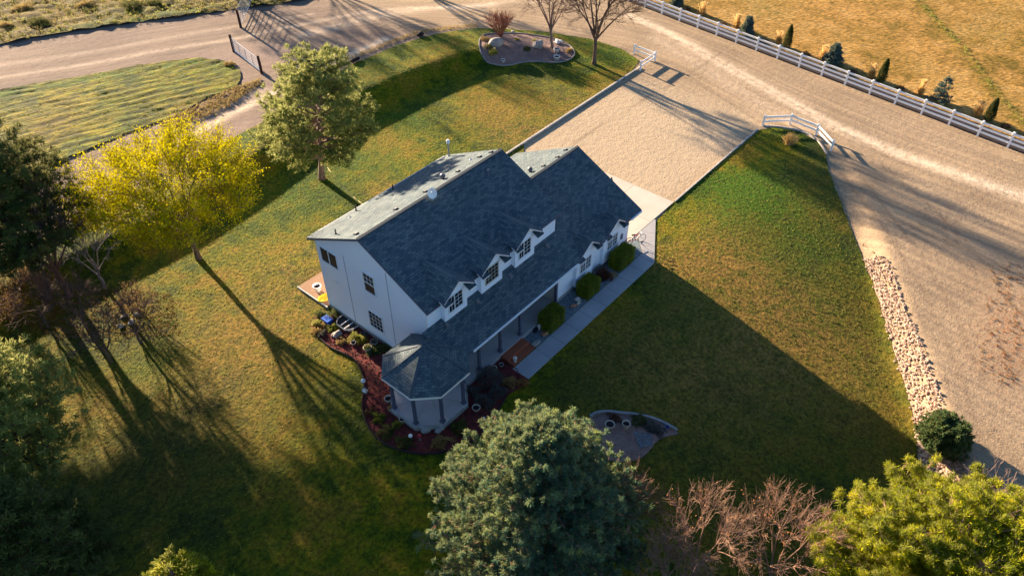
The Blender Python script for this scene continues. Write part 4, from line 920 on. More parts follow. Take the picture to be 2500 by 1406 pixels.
# --- bare trees
px, py = G(1347, 118)
crown_tree('bare_tree', 'bare tree with a pale mottled trunk standing in the kerbed island bed', 'tree', px, py, 2.1, .17, 5.6, 3.6, 3.6, 150, 8, 5, M_bark2, 61, inner=.4, zlow=-.4, off=(-.4, .5), twigs=9, twl=1.1, rmin=.012, up=.2)
px, py = G(1450, 158)
crown_tree('bare_tree', 'taller bare tree with a dark trunk on the lawn right of the island bed', 'tree', px, py, 2.9, .21, 6.9, 4.4, 4.3, 190, 9, 5, M_bark, 67, inner=.4, zlow=-.5, twigs=9, twl=1.2, rmin=.013, up=.2)
px, py = G(273, 886)
crown_tree('bare_tree', 'small dark bare tree among the long shadows at the left', 'tree', px, py, 1.1, .10, 2.7, 2.1, 1.6, 60, 6, 4, M_bark, 71, inner=.3, zlow=-.3, twigs=6, twl=.5, rmin=.011)
px, py = G(258, 704)
crown_tree('bare_tree', 'pale grey bare tree right of the big dark pine', 'tree', px, py, 1.3, .11, 3.4, 1.9, 1.8, 60, 6, 4, M_bark4, 73, inner=.3, zlow=-.3, twigs=6, twl=.5, rmin=.011)
px, py = G(172, 726)
crown_tree('bare_tree', 'bare purplish tree between the big dark pine and the pale bare tree', 'tree', px, py, 2.4, .22, 5.8, 3.4, 3.4, 150, 8, 5, M_bark5, 79, inner=.3, zlow=-.4, twigs=9, twl=.8, rmin=.014)
for x, y, th, cz, rd, rz, nt_, lab, lf, sd_ in ((17.9, 4.3, 2.2, 5.2, 2.3, 3.0, 60, 'bare pinkish tree at the bottom edge, middle one of the three right of the spruce', 1, 83), (20.3, 1.6, 2.0, 4.9, 2.5, 2.9, 62, 'bare pinkish tree at the bottom edge beside the bright corner pine', 1, 89), (18.2, 8.0, 1.3, 3.5, 1.5, 2.0, 36, 'bare reddish tree touching the right side of the big spruce', 0, 97), (16.0, 4.8, 1.6, 4.0, 2.1, 2.4, 50, 'bare pinkish tree low on the bottom edge, just right of the spruce', 1, 101)):
    crown_tree('bare_tree', lab, 'tree', x, y, th, .10, cz, rd, rz, int(nt_ * 1.9), 7, 5, M_bark6, sd_, lm=L_brown if lf else None, leaves=3, ls=.08, lw=.025, spread=.15, cover=.10, inner=.3, zlow=-.3, twigs=13, twl=.48, rmin=.0075, up=.2)
px, py = G(1222, 94)
broadleaf('red_twig_shrub', 'leafless red twigged shrub at the left end of the island bed', 'shrub', px, py, 0, .10, 3, 1.0, None, M_twig, 103, spread=.22, up=.2, kids=(2, 3), limbs=26, tilt=.62, lat=.5, shrink=.75, rmin=.007)
broadleaf('bare_shrub', 'thin bare shrub in the shadow beyond the bright corner pine', 'shrub', *G(2420, 1250), 0, .08, 3, 1.0, None, M_bark2, 107, spread=.4, up=.12, kids=(2, 2), limbs=14, tilt=.8, lat=.5, shrink=.75, rmin=.007)
for px_, py_, lab, sd_ in ((60, 690, 'russet bare shrub at the left edge under the big dark pine', 109), (340, 760, 'low russet shrub right of the small dark bare tree', 113), (40, 780, 'russet bare shrub at the left edge above the tall corner pine', 127)):
    broadleaf('russet_shrub', lab, 'shrub', *G(px_, py_), 0, .07, 3, .8, L_brown, M_bark, sd_, spread=.4, up=.1, kids=(2, 2), limbs=12, tilt=.9, lat=.5, shrink=.75, rmin=.007, leaves=1, thin=.4, ls=.06, lw=.02)
for i, (x, y) in enumerate([(54, 84), (62, 74), (46, 90)]):  # trees out of view, added for their shadows on the upper road
    broadleaf('bare_tree', ['bare tree beyond the top edge casting shadow stripes on the road', 'bare tree beyond the top edge, nearest the white fence', 'bare tree beyond the top edge behind the open gate'][i], 'tree', x, y, 2.6, .26, 4, 2.9, None, M_bark, 900 + i, spread=.4, up=.15, kids=(2, 3), limbs=7, tilt=.7, lat=.6, shrink=.74, rmin=.02, steps=3)
for a, b, lab, sd_ in ((214, 806, 'wispy brown bare tree left of the small dark bare tree', 141), (120, 800, 'wispy brown bare tree near the left edge below the big dark pine', 142), (345, 838, 'low wispy bare tree right of the small dark bare tree', 143)):
    crown_tree('bare_tree', lab, 'tree', *G(a, b), 1.0, .09, 2.6 if sd_ < 143 else 1.8, 2.3, 1.8, 60, 6, 4, M_bark5, sd_, inner=.25, zlow=-.35, twigs=10, twl=.55, rmin=.010)
# --- row of plants behind the long fence
def pampas(label, px_, py_, seed, h=1.15):
    x, y = G(px_, py_); rg = np.random.default_rng(seed); r = thing('ornamental_grass', label, 'ornamental grass', (x, y, gz_(x, y)), 'tan ornamental grasses behind the white fence')
    n = 420; a = rg.uniform(0, 6.28, n); t = np.abs(rg.normal(0, .30, n)); D = np.column_stack([np.cos(a) * np.sin(t), np.sin(a) * np.sin(t), np.cos(t)]); P = np.column_stack([rg.normal(0, .09, (n, 2)), np.zeros(n)])
    link('leaves', blades_mesh('leaves', P, D, h * rg.uniform(.5, .8, n), .02, np.clip(rg.normal(.15, .15, n), 0, 1), rg), L_tan, r, False)
    k = 34; a = rg.uniform(0, 6.28, k); t = np.abs(rg.normal(0, .17, k)); D = np.column_stack([np.cos(a) * np.sin(t), np.sin(a) * np.sin(t), np.cos(t)]); B = D * h * .62
    m = 30; PP_ = np.repeat(B, m, 0) + np.repeat(D, m, 0) * (rg.random((k * m, 1)) * h * .5); DD = unit(np.repeat(D, m, 0) + rg.normal(size=(k * m, 3)) * .45)
    link('plumes', blades_mesh('plumes', PP_, DD, .13, .016, np.clip(rg.normal(.75, .15, k * m), 0, 1), rg), L_tan, r, False)
for (a, b), lab in zip([(1714, 38), (1798, 68), (1899, 110), (2007, 146), (2125, 192), (2245, 232), (2384, 284), (2505, 330)],
    ['tan ornamental grass behind the fence, nearest the top edge', 'tan ornamental grass just left of the first blue conifer', 'tan ornamental grass just left of the first dark cypress', 'tan ornamental grass just left of the wide blue conifer', 'tan ornamental grass just left of the middle dark cypress', 'tan ornamental grass left of the scraggly blue conifer', 'tan ornamental grass left of the last dark cypress', 'tan ornamental grass cut by the right edge of the picture']):
    pampas(lab, a, b, int(a), 1.25)
for (px_, py_, h_, r_, lab, sd_, kw) in ((1822, 84, 1.9, .62, 'narrow blue conifer behind the fence between a tan grass and the first cypress', 131, {}), (2031, 158, 2.2, .95, 'wide blue conifer behind the fence between two cypresses', 137, {}), (2291, 250, 2.6, .95, 'scraggly open blue conifer behind the fence', 139, dict(gap=.35, per=5)), (1652, 14, 1.6, .6, 'small blue conifer behind the fence at the top edge', 149, {})):
    x, y = G(px_, py_); k = dict(whorls=11, per=8, clump=.5, blades=26, bl=.15, bw=.017, prof=lambda t: (1 - t) ** .85 + .06, tr=.05, rise=.2, sub=3, rlow=.15, group='blue conifers behind the white fence'); k.update(kw)
    conifer('blue_conifer', lab, 'conifer', x, y, h_, r_, .12, L_bspr, M_bark, sd_, **k)
for (px_, py_, h_, lab) in ((1918, 122, 2.6, 'dark columnar cypress behind the fence, tallest and nearest the top'), (2148, 203, 2.4, 'dark columnar cypress behind the fence, middle one of three'), (2410, 297, 2.2, 'dark columnar cypress behind the fence, nearest the right edge')):
    x, y = G(px_, py_); rg = np.random.default_rng(int(px_)); r = thing('cypress_tree', lab, 'cypress', (x, y, gz_(x, y)), 'dark cypresses behind the white fence')
    mb = MB(); mb.tube([(0, 0, -.1), (0, 0, h_ * .9)], [.06, .01], 7); mb.build('trunk', M_bark, r, world=False)
    n = 5200; t = rg.random(n) ** .8; a = rg.uniform(0, 6.28, n); rad_ = .40 * np.interp(t, [0, .12, .35, .8, 1], [.55, .95, 1, .5, .05]) * rg.uniform(.5, 1.05, n) * (1 + .12 * np.sin(a * 5 + t * 9))
    P = np.column_stack([np.cos(a) * rad_, np.sin(a) * rad_, .06 + t * h_ * .95]); D = np.column_stack([np.cos(a) * .5, np.sin(a) * .5, np.ones(n)]) + rg.normal(size=(n, 3)) * .3
    link('crown', blades_mesh('crown', P, D, .15 * rg.uniform(.6, 1.2, n), .018, np.clip(rg.normal(.45, .22, n), 0, 1), rg), L_cyp, r, False)
def mound(name, label, cat, px_, py_, r_, h_, lm, seed, n=900, ls=.12, lw=.02, group=None, world=None, z=0):
    x, y = world or G(px_, py_); rg = np.random.default_rng(seed)
    d = unit(rg.normal(size=(n, 3))); d[:, 2] = np.abs(d[:, 2]); k = rg.uniform(.35, 1.0, n)[:, None] ** .5; lump = 1 + .16 * np.sin(d[:, :1] * 6 + seed) * np.cos(d[:, 1:2] * 5 + seed)
    k = k * (.55 + .75 * rg.random(14)[(np.floor(np.arctan2(d[:, 1], d[:, 0]) / 6.2832 * 14).astype(int)) % 14])[:, None]; P = d * k * lump * np.array([r_, r_, h_ * .85]); D = d * .8 + rg.normal(size=(n, 3)) * .5 + np.array([0, 0, .4])
    o = link(name, blades_mesh(name, P, D, ls * rg.uniform(.6, 1.2, n), lw, np.clip(rg.normal(.5, .2, n), 0, 1), rg), lm); o.location = (x, y, gz_(x, y) + .03 + z)
    return tag(o, label, cat, group)
for i, (a, b) in enumerate([(1677, 26), (1764, 62), (1868, 105), (1968, 136), (2080, 178), (2198, 218), (2452, 312)]):
    mound('low_shrub', ['dark low shrub behind the fence, nearest the top edge', 'dark low shrub behind the fence before the first blue conifer', 'dark low shrub behind the fence left of the first cypress', 'dark low shrub behind the fence left of the wide blue conifer', 'dark low shrub behind the fence left of the middle cypress', 'dark low shrub behind the fence right of the middle cypress', 'dark low shrub behind the fence right of the last cypress'][i], 'shrub', a, b, .42, .32, L_purp, 200 + i, 420, .12, .02, 'dark low shrubs behind the white fence')
# --- clipped hedges and purple bush in front of the garage
def hedge(label, x, y, sx, sy, sz, seed, rot=0):
    rg = np.random.default_rng(seed); n = 9500; r = thing('clipped_hedge', label, 'hedge', (x, y, .1), 'clipped box hedges along the path')
    u = rg.uniform(-1, 1, (n, 3)); ax = rg.integers(0, 3, n); sgn = rg.choice([-1, 1], n); u[np.arange(n), ax] = sgn; u[:, 2] = np.where((ax == 2), 1, u[:, 2])
    k = 10; nrm = (np.abs(u) ** k).sum(1) ** (1 / k); u = u / nrm[:, None]; P = u * np.array([sx / 2, sy / 2, sz / 2]) * (1 + .05 * np.sin(u[:, :1] * 9 + seed) * np.sin(u[:, 1:2] * 8) + rg.normal(0, .03, (n, 1))) + np.array([0, 0, sz / 2])
    D = u * .7 + rg.normal(size=(n, 3)) * .7
    link('foliage', blades_mesh('foliage', P, D, .085 * rg.uniform(.5, 1.2, n), .02, np.clip(rg.normal(.5, .22, n) + .1 * np.sin(P[:, 0] * 6) * np.sin(P[:, 1] * 7 + 1), 0, 1), rg), L_hedge, r, False)
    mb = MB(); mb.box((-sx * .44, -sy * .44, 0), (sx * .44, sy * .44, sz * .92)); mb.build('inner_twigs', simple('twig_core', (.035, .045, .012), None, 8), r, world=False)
    return r
hedge('clipped green hedge beside the wooden steps and porch', 26.85, 19.42, 1.5, 1.0, 1.15, 301)
hedge('clipped green hedge under the first garage bay window', 30.75, 19.42, 1.4, .95, 1.0, 302)
hedge('clipped green hedge at the garage corner beside the bicycle', 34.55, 19.38, 1.75, .95, 1.15, 303)
o = mound('purple_bush', 'dark purple leaved bush between two clipped hedges', 'bush', 0, 0, .62, .95, L_purp, 305, 5200, .09, .02, world=(32.65, 19.5)); 
mound('dry_grass_tuft', 'dry tan tuft at the foot of the purple bush beside the path', 'plant', 0, 0, .22, .3, L_weed, 306, 220, .25, .008, world=(33.15, 18.98))
# ================================================================== STONES, POTS, ORNAMENTS
# stone bank: thousands of stones
rg = np.random.default_rng(7)
LE = [w2(p) for p in [(2106, 632), (2118, 660), (2140, 720), (2163, 795), (2185, 868), (2212, 950), (2232, 1030), (2240, 1090), (2252, 1180), (2262, 1210)]]
RE = [w2(p) for p in [(2150, 626), (2172, 648), (2198, 720), (2226, 790), (2252, 850), (2282, 930), (2298, 985), (2300, 1090), (2400, 1185), (2440, 1240)]]
mb = MB(); cnt = 0
for i in range(len(LE) - 1):
    a0, a1, b0, b1 = (np.array(v) for v in (LE[i], LE[i + 1], RE[i], RE[i + 1])); area = np.linalg.norm(a1 - a0 + b1 - b0) / 2 * (np.linalg.norm(b0 - a0) + np.linalg.norm(b1 - a1)) / 2
    for _ in range(int(area * 130)):
        s, t = rg.random(), rg.random(); L = a0 + (a1 - a0) * s; Rr = b0 + (b1 - b0) * s; p = L + (Rr - L) * t + rg.normal(size=2) * .05; r_ = .03 + .07 * rg.random() ** 2
        blob(mb, (p[0], p[1], gz_(*p) + .07 + r_ * .35), r_, int(rg.integers(1e6)), (rg.uniform(.8, 1.25), rg.uniform(.8, 1.25), .75), 1, .2); cnt += 1
tag(mb.build('stone_bank', M_rock), None, None, None, 'stuff')
rg = np.random.default_rng(8)
def bed_stones(P, n, r0, r1, m, name):
    P = [w2(p) for p in P]; A = np.array(P); mb = MB(); k = 0
    while k < n:
        x, y = rg.uniform(A.min(0), A.max(0))
        if not inside(np.array([x]), np.array([y]), P)[0]: continue
        r_ = rg.uniform(r0, r1); blob(mb, (x, y, gz_(x, y) + .09 + r_ * .2), r_, int(rg.integers(1e6)), (1, 1, .7), 1, .2); k += 1
    return tag(mb.build(name, m), None, None, None, 'stuff')
bed_stones([('w', 24.8, 18.95), ('w', 36.3, 18.95), ('w', 36.5, 20.1), ('w', 24.8, 20.1)], 900, .02, .045, M_bluegr, 'blue_gravel_chips')
bed_stones([(1545, 1055), (1590, 1060), (1592, 1090), (1560, 1095)], 260, .02, .05, M_bluegr, 'blue_gravel_chips')
bed_stones(mulch_pts[:24], 2600, .02, .05, M_mulch, 'mulch_chips')
bed_stones(island, 700, .02, .05, M_bedsoil, 'gravel_chips')
def stone(label, px_, py_, r_, seed, m=M_stone, sq=(1.2, .9, .7), world=None, group=None):
    x, y = world or G(px_, py_); mb = MB(); blob(mb, (0, 0, r_ * .45), r_, seed, sq, 3, .28); o = mb.build('boulder', m, smooth=False); o.location = (x, y, gz_(x, y) + .06); tag(o, label, 'rock', group); return o
stone('large grey boulder beside the red twigged shrub in the island bed', 1211, 112, .62, 1, M_stone, (1.1, .8, .8))
stone('dark grey boulder in the middle of the island bed', 1312, 117, .52, 2, M_stone, (1, .9, .8))
stone('low grey stone at the right end of the island bed beside the trunk', 1362, 108, .42, 3, M_pale, (1, 1, .3))
stone('small pale stone on the lawn behind the island bed', 1252, 79, .12, 4, M_pale)
stone('flat grey stepping stone beside the wooden steps', 0, 0, .3, 5, M_stone, (1.1, .8, .25), (24.9, 19.05))
stone('pale pitted stone in the blue gravel by the path, left of the hedge', 1410, 735, .16, 6, M_pale)
stone('reddish flat stone in the blue gravel between two hedges', 1400, 750, .2, 8, M_terra, (1.2, .9, .5))
stone('reddish stone below the white pagoda lantern', 1328, 818, .2, 9, M_terra, (1.1, .9, .6))
stone('dark drain cover stone beside the white pagoda lantern', 1306, 810, .24, 10, M_dark, (1.2, 1, .3))
stone('pale rock at the foot of the gazebo, left one of two', 1045, 1052, .24, 12, M_found); stone('pale rock at the foot of the gazebo, right one of two', 1074, 1051, .2, 13, M_found)
stone('grey stone heap at the left end of the front bed by the lawn', 824, 820, .25, 14, M_stone)
for i, (a, b, l) in enumerate([(304, 775, 'pale boulder at the top of the rock pile under the bare trees'), (322, 790, 'grey boulder in the middle of the rock pile under the bare trees'), (296, 800, 'grey boulder at the foot of the rock pile under the bare trees'), (334, 770, 'small pale rock right of the pile under the bare trees')]): stone(l, a, b, (.17, .2, .16, .12)[i], 20 + i, M_stone)
stone('brown earth lump on the verge above the lawn, nearer the pine', 865, 152, .42, 30, M_darkmulch, (1.2, .8, .5)); stone('brown earth lump on the verge above the lawn, farther one', 1027, 88, .4, 31, M_darkmulch, (1.2, .8, .5))
# pots
def pot(label, px_, py_, r_, h_, m, plant=None, seed=0, world=None, z=0, rim=True, grp='flower pots in the beds'):
    x, y = world or G(px_, py_); zz = gz_(x, y) + .08 + z; p = thing('flower_pot', label, 'flower pot', (x, y, zz), grp)
    mb = MB(); mb.lathe([(r_ * .68, 0), (r_ * .95, h_ * .8), (r_ * 1.08, h_ * .82), (r_ * 1.1, h_), (r_ * .93, h_), (r_ * .86, h_ * .72), (r_ * .7, h_ * .7)], (0, 0, 0), 16); mb.build('pot', m, p, world=False, smooth=True)
    mb = MB(); mb.lathe([(0, h_ * .72), (r_ * .9, h_ * .72)][::-1], (0, 0, 0), 16); mb.build('soil', M_darkmulch, p, world=False)
    if plant is not None:
        rg = np.random.default_rng(seed); n = 240; d = unit(rg.normal(size=(n, 3)) + np.array([0, 0, .8])); P = d * rg.uniform(.1, .9, (n, 1)) * r_ * 1.0; P[:, 2] = np.abs(P[:, 2]) + h_ * .75
        link('plant', blades_mesh('plant', P, d, .14 * rg.uniform(.6, 1.2, n), .018, np.clip(rg.normal(.5, .2, n), 0, 1), rg), plant, p, False)
    return p
pot('cream pot with a round green plant under the gridded window', 899, 858, .24, .3, M_cream, L_jun, 1); pot('cream pot against the end wall, nearest the gazebo roof', 915, 843, .22, .28, M_cream, L_grey, 2)
pot('small cream pot beside the round shrub under the end wall', 864, 843, .16, .2, M_cream, None, 3)
pot('empty cream pot at the left side of the gazebo', 950, 982, .22, .3, M_cream, None, 4); pot('tall cream pot below the gazebo floor', 984, 1032, .18, .3, M_cream, None, 5)
pot('small white pot left of the gazebo floor', 955, 1004, .14, .2, M_pale, L_weed, 6); pot('empty ring rimmed pot right of the gazebo', 1163, 1003, .22, .26, M_cream, None, 7)
pot('small white ring rimmed pot by the porch edge', 1207, 904, .15, .2, M_pale, None, 8); pot('small rounded pot beside the wooden steps', 1224, 896, .13, .18, M_found, None, 9)
pot('large ring rimmed pot in the lower bed', 1488, 1042, .26, .2, M_cream, None, 10); pot('tall clay coloured pot in the lower bed', 1527, 1046, .22, .42, M_cream, None, 11)
pot('white pot nearest the tree trunk in the island bed', 1359, 129, .30, .32, M_pale, None, 12); pot('white pot at the front of the island bed', 1359, 148, .32, .36, M_pale, None, 13); pot('small white pot at the left front of the island bed', 1228, 154, .22, .28, M_pale, None, 14)
pot('white round pot on the rear deck', 0, 0, .26, .45, M_white, None, 15, (19.4, 32.9), .12, grp=None)
pot('small blue glazed pot at the tip of the lower bed', 1628, 1046, .11, .14, M_blue, None, 16)
# blue bin, yellow sledge
bn = thing('blue_bin', 'blue plastic tub among the plants by the rear corner of the house', 'tub', (18.0, 30.25, .1)); mb = MB(); mb.box((-.2, -.28, 0), (.2, .28, .26)); mb.build('tub', M_blue, bn, world=False); mb = MB(); mb.box((-.23, -.31, .262), (.23, .31, .3)); mb.build('lid', M_blue, bn, world=False)
mb = MB(); mb.tube([(19.2 + .42 * math.cos(t), 32.0 + .30 * math.sin(t), .27) for t in np.linspace(0, 6.28, 16, False)], .05, 6, closed=True); mb.poly([(19.2 + .4 * math.cos(t), 32.0 + .28 * math.sin(t), .25) for t in np.linspace(0, 6.28, 16, False)]); tag(mb.build('yellow_tray', M_yel), 'round yellow plastic tray on the rear deck against the wall', 'tray')
# garden globe, sign, lanterns
def globe(label, px_, py_, h_, r_, m):
    x, y = G(px_, py_); g = thing('garden_globe', label, 'garden ornament', (x, y, gz_(x, y) + .08), 'garden ornaments in the mulch bed'); mb = MB(); mb.lathe([(.09, 0), (.05, .06), (.03, h_)], (0, 0, 0), 10); mb.build('stand', M_vent, g, world=False)
    mb = MB(); blob(mb, (0, 0, h_ + r_ * .9), r_, 1, (1, 1, 1), 3, 0); mb.build('ball', m, g, world=False, smooth=True)
M_chrome = simple('mirror_ball', (.75, .78, .82), None, 2, .15, metal=.6)
globe('silver gazing ball on a stand at the left edge of the red mulch', 891, 950, .5, .15, M_chrome); globe('white ball ornament in front of the gazebo', 1004, 1075, .25, .11, M_white); globe('red ball ornament in front of the gazebo', 1026, 1075, .25, .11, M_red)
globe('small blue ball ornament right of the gazebo by the spruce', 1182, 1030, .2, .08, M_blue)
x, y = G(895, 974); g = thing('letter_box', 'small pale box on a post beside the silver gazing ball', 'garden ornament', (x, y, .08)); mb = MB(); mb.tube([(0, 0, 0), (0, 0, .55)], .03, 6); mb.build('post', M_rust, g, world=False); mb = MB(); mb.box((-.09, -.12, .55), (.09, .12, .68)); mb.mesh([(0, 1, 4), (1, 2, 5, 4), (2, 3, 5), (3, 0, 4, 5)], [(-.12, -.14, .68), (.12, -.14, .68), (.12, .14, .68), (-.12, .14, .68), (0, -.14, .78), (0, .14, .78)]); mb.build('box', M_pale, g, world=False)
def pagoda(label, x, y, z):
    g = thing('pagoda_lantern', label, 'garden lantern', (x, y, z), 'white pagoda lanterns by the steps'); mb = MB(); mb.lathe([(.10, 0), (.10, .05), (.05, .07), (.05, .17)], (0, 0, 0), 8); mb.build('foot', M_pale, g, world=False)
    mb = MB(); mb.lathe([(.085, .17), (.085, .29)], (0, 0, 0), 6); mb.build('lamp_house', M_pale, g, world=False); mb = MB(); mb.lathe([(.15, .28), (.11, .33), (.03, .39), (.02, .44), (0, .45)], (0, 0, 0), 6); mb.build('cap', M_pale, g, world=False)
pagoda('white pagoda lantern in the blue gravel between the steps and the hedge', *G(1316, 806), .1); pagoda('white pagoda lantern on the lower tread of the wooden steps', 22.95, 19.1, .19)
def little_dog(label, px_, py_, m, s=1.):
    x, y = G(px_, py_); o = None; mb = MB(); blob(mb, (0, 0, .13 * s), .11 * s, 3, (1.5, .85, .9), 3, .08); blob(mb, (.16 * s, 0, .27 * s), .07 * s, 5, (1.15, .9, 1), 3, .06); blob(mb, (.13 * s, 0, .2 * s), .06 * s, 6, (.9, .8, 1.2), 2, .05)
    for a in (-1, 1):
        for b in (-1, 1): mb.tube([(.1 * s * a, .05 * s * b, 0), (.1 * s * a, .05 * s * b, .12 * s)], .022 * s, 6)
        mb.tube([(.14 * s, .04 * s * a, .32 * s), (.13 * s, .05 * s * a, .37 * s)], [.02 * s, .005], 5)
    mb.tube([(-.15 * s, 0, .17 * s), (-.22 * s, 0, .26 * s)], [.02 * s, .01 * s], 5)
    o = mb.build('animal_statue', m); o.location = (x, y, gz_(x, y) + .09); return tag(o, label, 'statue')
little_dog('small cream animal statue in the blue gravel beside the path', 1412, 746, M_cream); little_dog('small ochre animal statue beside the reddish stone below the lantern', 1334, 819, simple('ochre_paint', (.55, .33, .12)), .8)
# bed plants
bp = [(783, 772, .35, .35, L_jun, 'green plant at the rear tip of the red mulch bed'), (812, 777, .5, .5, L_jun, 'large green plant at the rear corner of the house'), (775, 792, .32, .28, L_green, 'yellow green plant at the left tip of the mulch bed'), (790, 798, .25, .22, L_weed, 'tan plant below the blue tub'), (772, 812, .3, .25, L_weed, 'brownish plant at the left edge of the mulch bed'), (815, 806, .36, .3, L_hedge, 'olive plant left of the window well'), (787, 818, .28, .22, L_grey, 'grey plant left of the stones in the mulch bed'), (833, 838, .28, .25, L_weed, 'brown tuft beside the grey stone heap'), (867, 830, .42, .5, L_hedge, 'round olive shrub under the end wall'), (884, 834, .38, .45, L_green, 'yellow green shrub under the end wall beside the round one'), (888, 822, .3, .35, L_grey, 'grey twiggy plant against the end wall'), (912, 862, .45, .4, L_jun, 'dark green plant between the pots and the gazebo'), (935, 855, .5, .4, L_dpine, 'dark shrub in the corner between end wall and gazebo'),
      (905, 1010, .3, .25, L_purp, 'dark red plant below the letter box'), (925, 1025, .45, .3, L_hedge, 'olive spreading plant left of the gazebo'), (968, 1040, .3, .3, L_green, 'bright yellow green plant below the gazebo'), (945, 1060, .5, .35, L_dpine, 'dark plant left of the white ball ornament'), (990, 1085, .5, .3, L_dpine, 'dark plant at the outer edge of the mulch bed'), (1075, 1082, .6, .3, L_weed, 'brown plant clump in front of the gazebo'), (1120, 1050, .55, .45, L_dpine, 'dark shrub right of the gazebo floor'), (1150, 960, .5, .5, L_grey, 'grey shrub beside the right corner of the gazebo'), (1195, 930, .75, .85, L_grey, 'largest grey shrub right of the gazebo'), (1215, 960, .6, .6, L_grey, 'grey shrub between the largest one and the lawn'), (1245, 935, .5, .4, L_weed, 'russet grassy plant by the end of the path'), (1182, 985, .55, .45, L_grey, 'grey green shrub left of the ring rimmed pot'),
      (1275, 938, .3, .25, L_brown, 'russet plant touching the end of the path'), (1182, 100, .45, .4, L_weed, 'tan clump at the left tip of the island bed'), (1203, 132, .5, .45, L_green, 'round yellow green bush in the island bed'), (1192, 118, .4, .35, L_dpine, 'dark clump behind the round bush of the island bed'), (1262, 100, .22, .2, L_brp, 'small bright yellow plant at the back of the island bed'), (1306, 103, .24, .25, L_brp, 'small bright plant behind the dark boulder of the island bed'), (1285, 122, .45, .2, L_dpine, 'low dark ground plant in the middle of the island bed'),
      (1390, 126, .4, .2, L_weed, 'dry plant at the right end of the island bed'), (1560, 1030, .5, .4, L_dpine, 'dark plant behind the tall pot in the lower bed'), (1588, 1045, .45, .35, L_grey, 'grey plant in the middle of the lower bed'), (1608, 1056, .35, .25, L_grey, 'grey plant near the right tip of the lower bed'), (1500, 1024, .4, .3, L_purp, 'dark plant at the kerb of the lower bed'), (560, 160, .5, .3, L_weed, 'brown weeds at the foot of the closed gate')]
for i, (a, b, r_, h_, lm, lab) in enumerate(bp): mound('bed_plant', lab, 'plant', a, b, r_, h_, lm, 400 + i, int(900 * (r_ / .4) ** 2 + 150), .11, .016)
# cut back grass clump at the tip of the front lawn
x, y = G(1925, 352); gcl = thing('grass_clump', 'cut back tan grass clump with a pale stake at the tip of the front lawn', 'ornamental grass', (x, y, gz_(x, y))); rg = np.random.default_rng(77); n = 520
a = rg.uniform(0, 6.28, n); t = np.abs(rg.normal(0, .55, n)); D = np.column_stack([np.cos(a) * np.sin(t), np.sin(a) * np.sin(t), np.cos(t)]); link('leaves', blades_mesh('leaves', np.column_stack([rg.normal(0, .15, (n, 2)), np.full(n, .04)]), D, rg.uniform(.5, 1.1, n), .02, np.clip(rg.normal(.25, .2, n), 0, 1), rg), L_tan, gcl, False)
mb = MB(); mb.tube([(.05, -.25, 0), (.1, .25, .5)], .05, 6); mb.build('stake', M_pale, gcl, world=False); mb = MB(); mb.tube([(-.3, -.2, 0), (.0, .0, .6)], .03, 6); mb.build('stake', M_found, gcl, world=False)
# ------------------------------------------------ bicycle beside the garage corner
bk = thing('bicycle', 'bicycle with pale handlebars leaning by the garage corner beside the hedge', 'bicycle', (37.0, 19.85, .1))
ang = R(-28); u = np.array([math.cos(ang), math.sin(ang), 0]); s_ = np.array([-u[1], u[0], 0]); c1 = -u * .52; c2 = u * .52; up = np.array([0, 0, 1.])
for cc in (c1, c2):
    mb = MB(); mb.tube([cc + up * .33 + u * .32 * math.cos(t) + up * .32 * math.sin(t) for t in np.linspace(0, 2 * math.pi, 24, False)], .022, 6, closed=True); wl = mb.build('wheel', M_rubber, bk, world=False)
    mb = MB()
    for t in np.linspace(0, math.pi, 8, False): v = u * math.cos(t) + up * math.sin(t); mb.tube([cc + up * .33 - v * .3, cc + up * .33 + v * .3], .003, 3)
    mb.build('spokes', M_galv, wl, world=False)
bb = up * .3; seat = -u * .18 + up * .78; head = u * .34 + up * .82
mb = MB()
for p, q in ((c1 + up * .33, bb), (c1 + up * .33, seat - up * .12), (bb, seat), (seat - up * .12, head - up * .06), (bb, head - up * .18)): mb.tube([p, q], .019, 6)
mb.build('frame', M_red, bk, world=False); mb = MB(); mb.tube([head + up * .08, head - up * .18, c2 + up * .33], .018, 6); mb.build('fork', M_white, bk, world=False)
mb = MB(); mb.tube([head + up * .1 - s_ * .28 - u * .12, head + up * .14 - s_ * .2, head + up * .1, head + up * .14 + s_ * .2, head + up * .1 + s_ * .28 - u * .12], .018, 6); mb.build('handlebar', M_white, bk, world=False)
mb = MB(); mb.mesh([(0, 1, 2, 3), (4, 7, 6, 5), (0, 4, 5, 1), (1, 5, 6, 2), (2, 6, 7, 3), (3, 7, 4, 0)], [tuple(seat + u * a + s_ * b + up * z) for z in (.0, .05) for a, b in ((-.14, -.08), (.14, -.02), (.14, .02), (-.14, .08))]); mb.build('saddle', M_rubber, bk, world=False)
mb = MB(); mb.tube([bb - s_ * .12 - up * .12, bb - s_ * .05, bb + s_ * .05, bb + s_ * .12 + up * .12], .015, 5); mb.build('pedals', M_galv, bk, world=False)
# cable from the pine to the eaves
p = np.array([*G(797, 436), 1.6]); q = np.array([23.3, 31.74, 5.42]); mb = MB(); mb.tube([p + (q - p) * t - np.array([0, 0, .5 * math.sin(math.pi * t)]) for t in np.linspace(0, 1, 9)], .018, 5); tag(mb.build('overhead_cable', simple('cable_yellow', (.7, .6, .3))), 'thin pale cable running from the pine trunk to the rear eaves', 'cable')
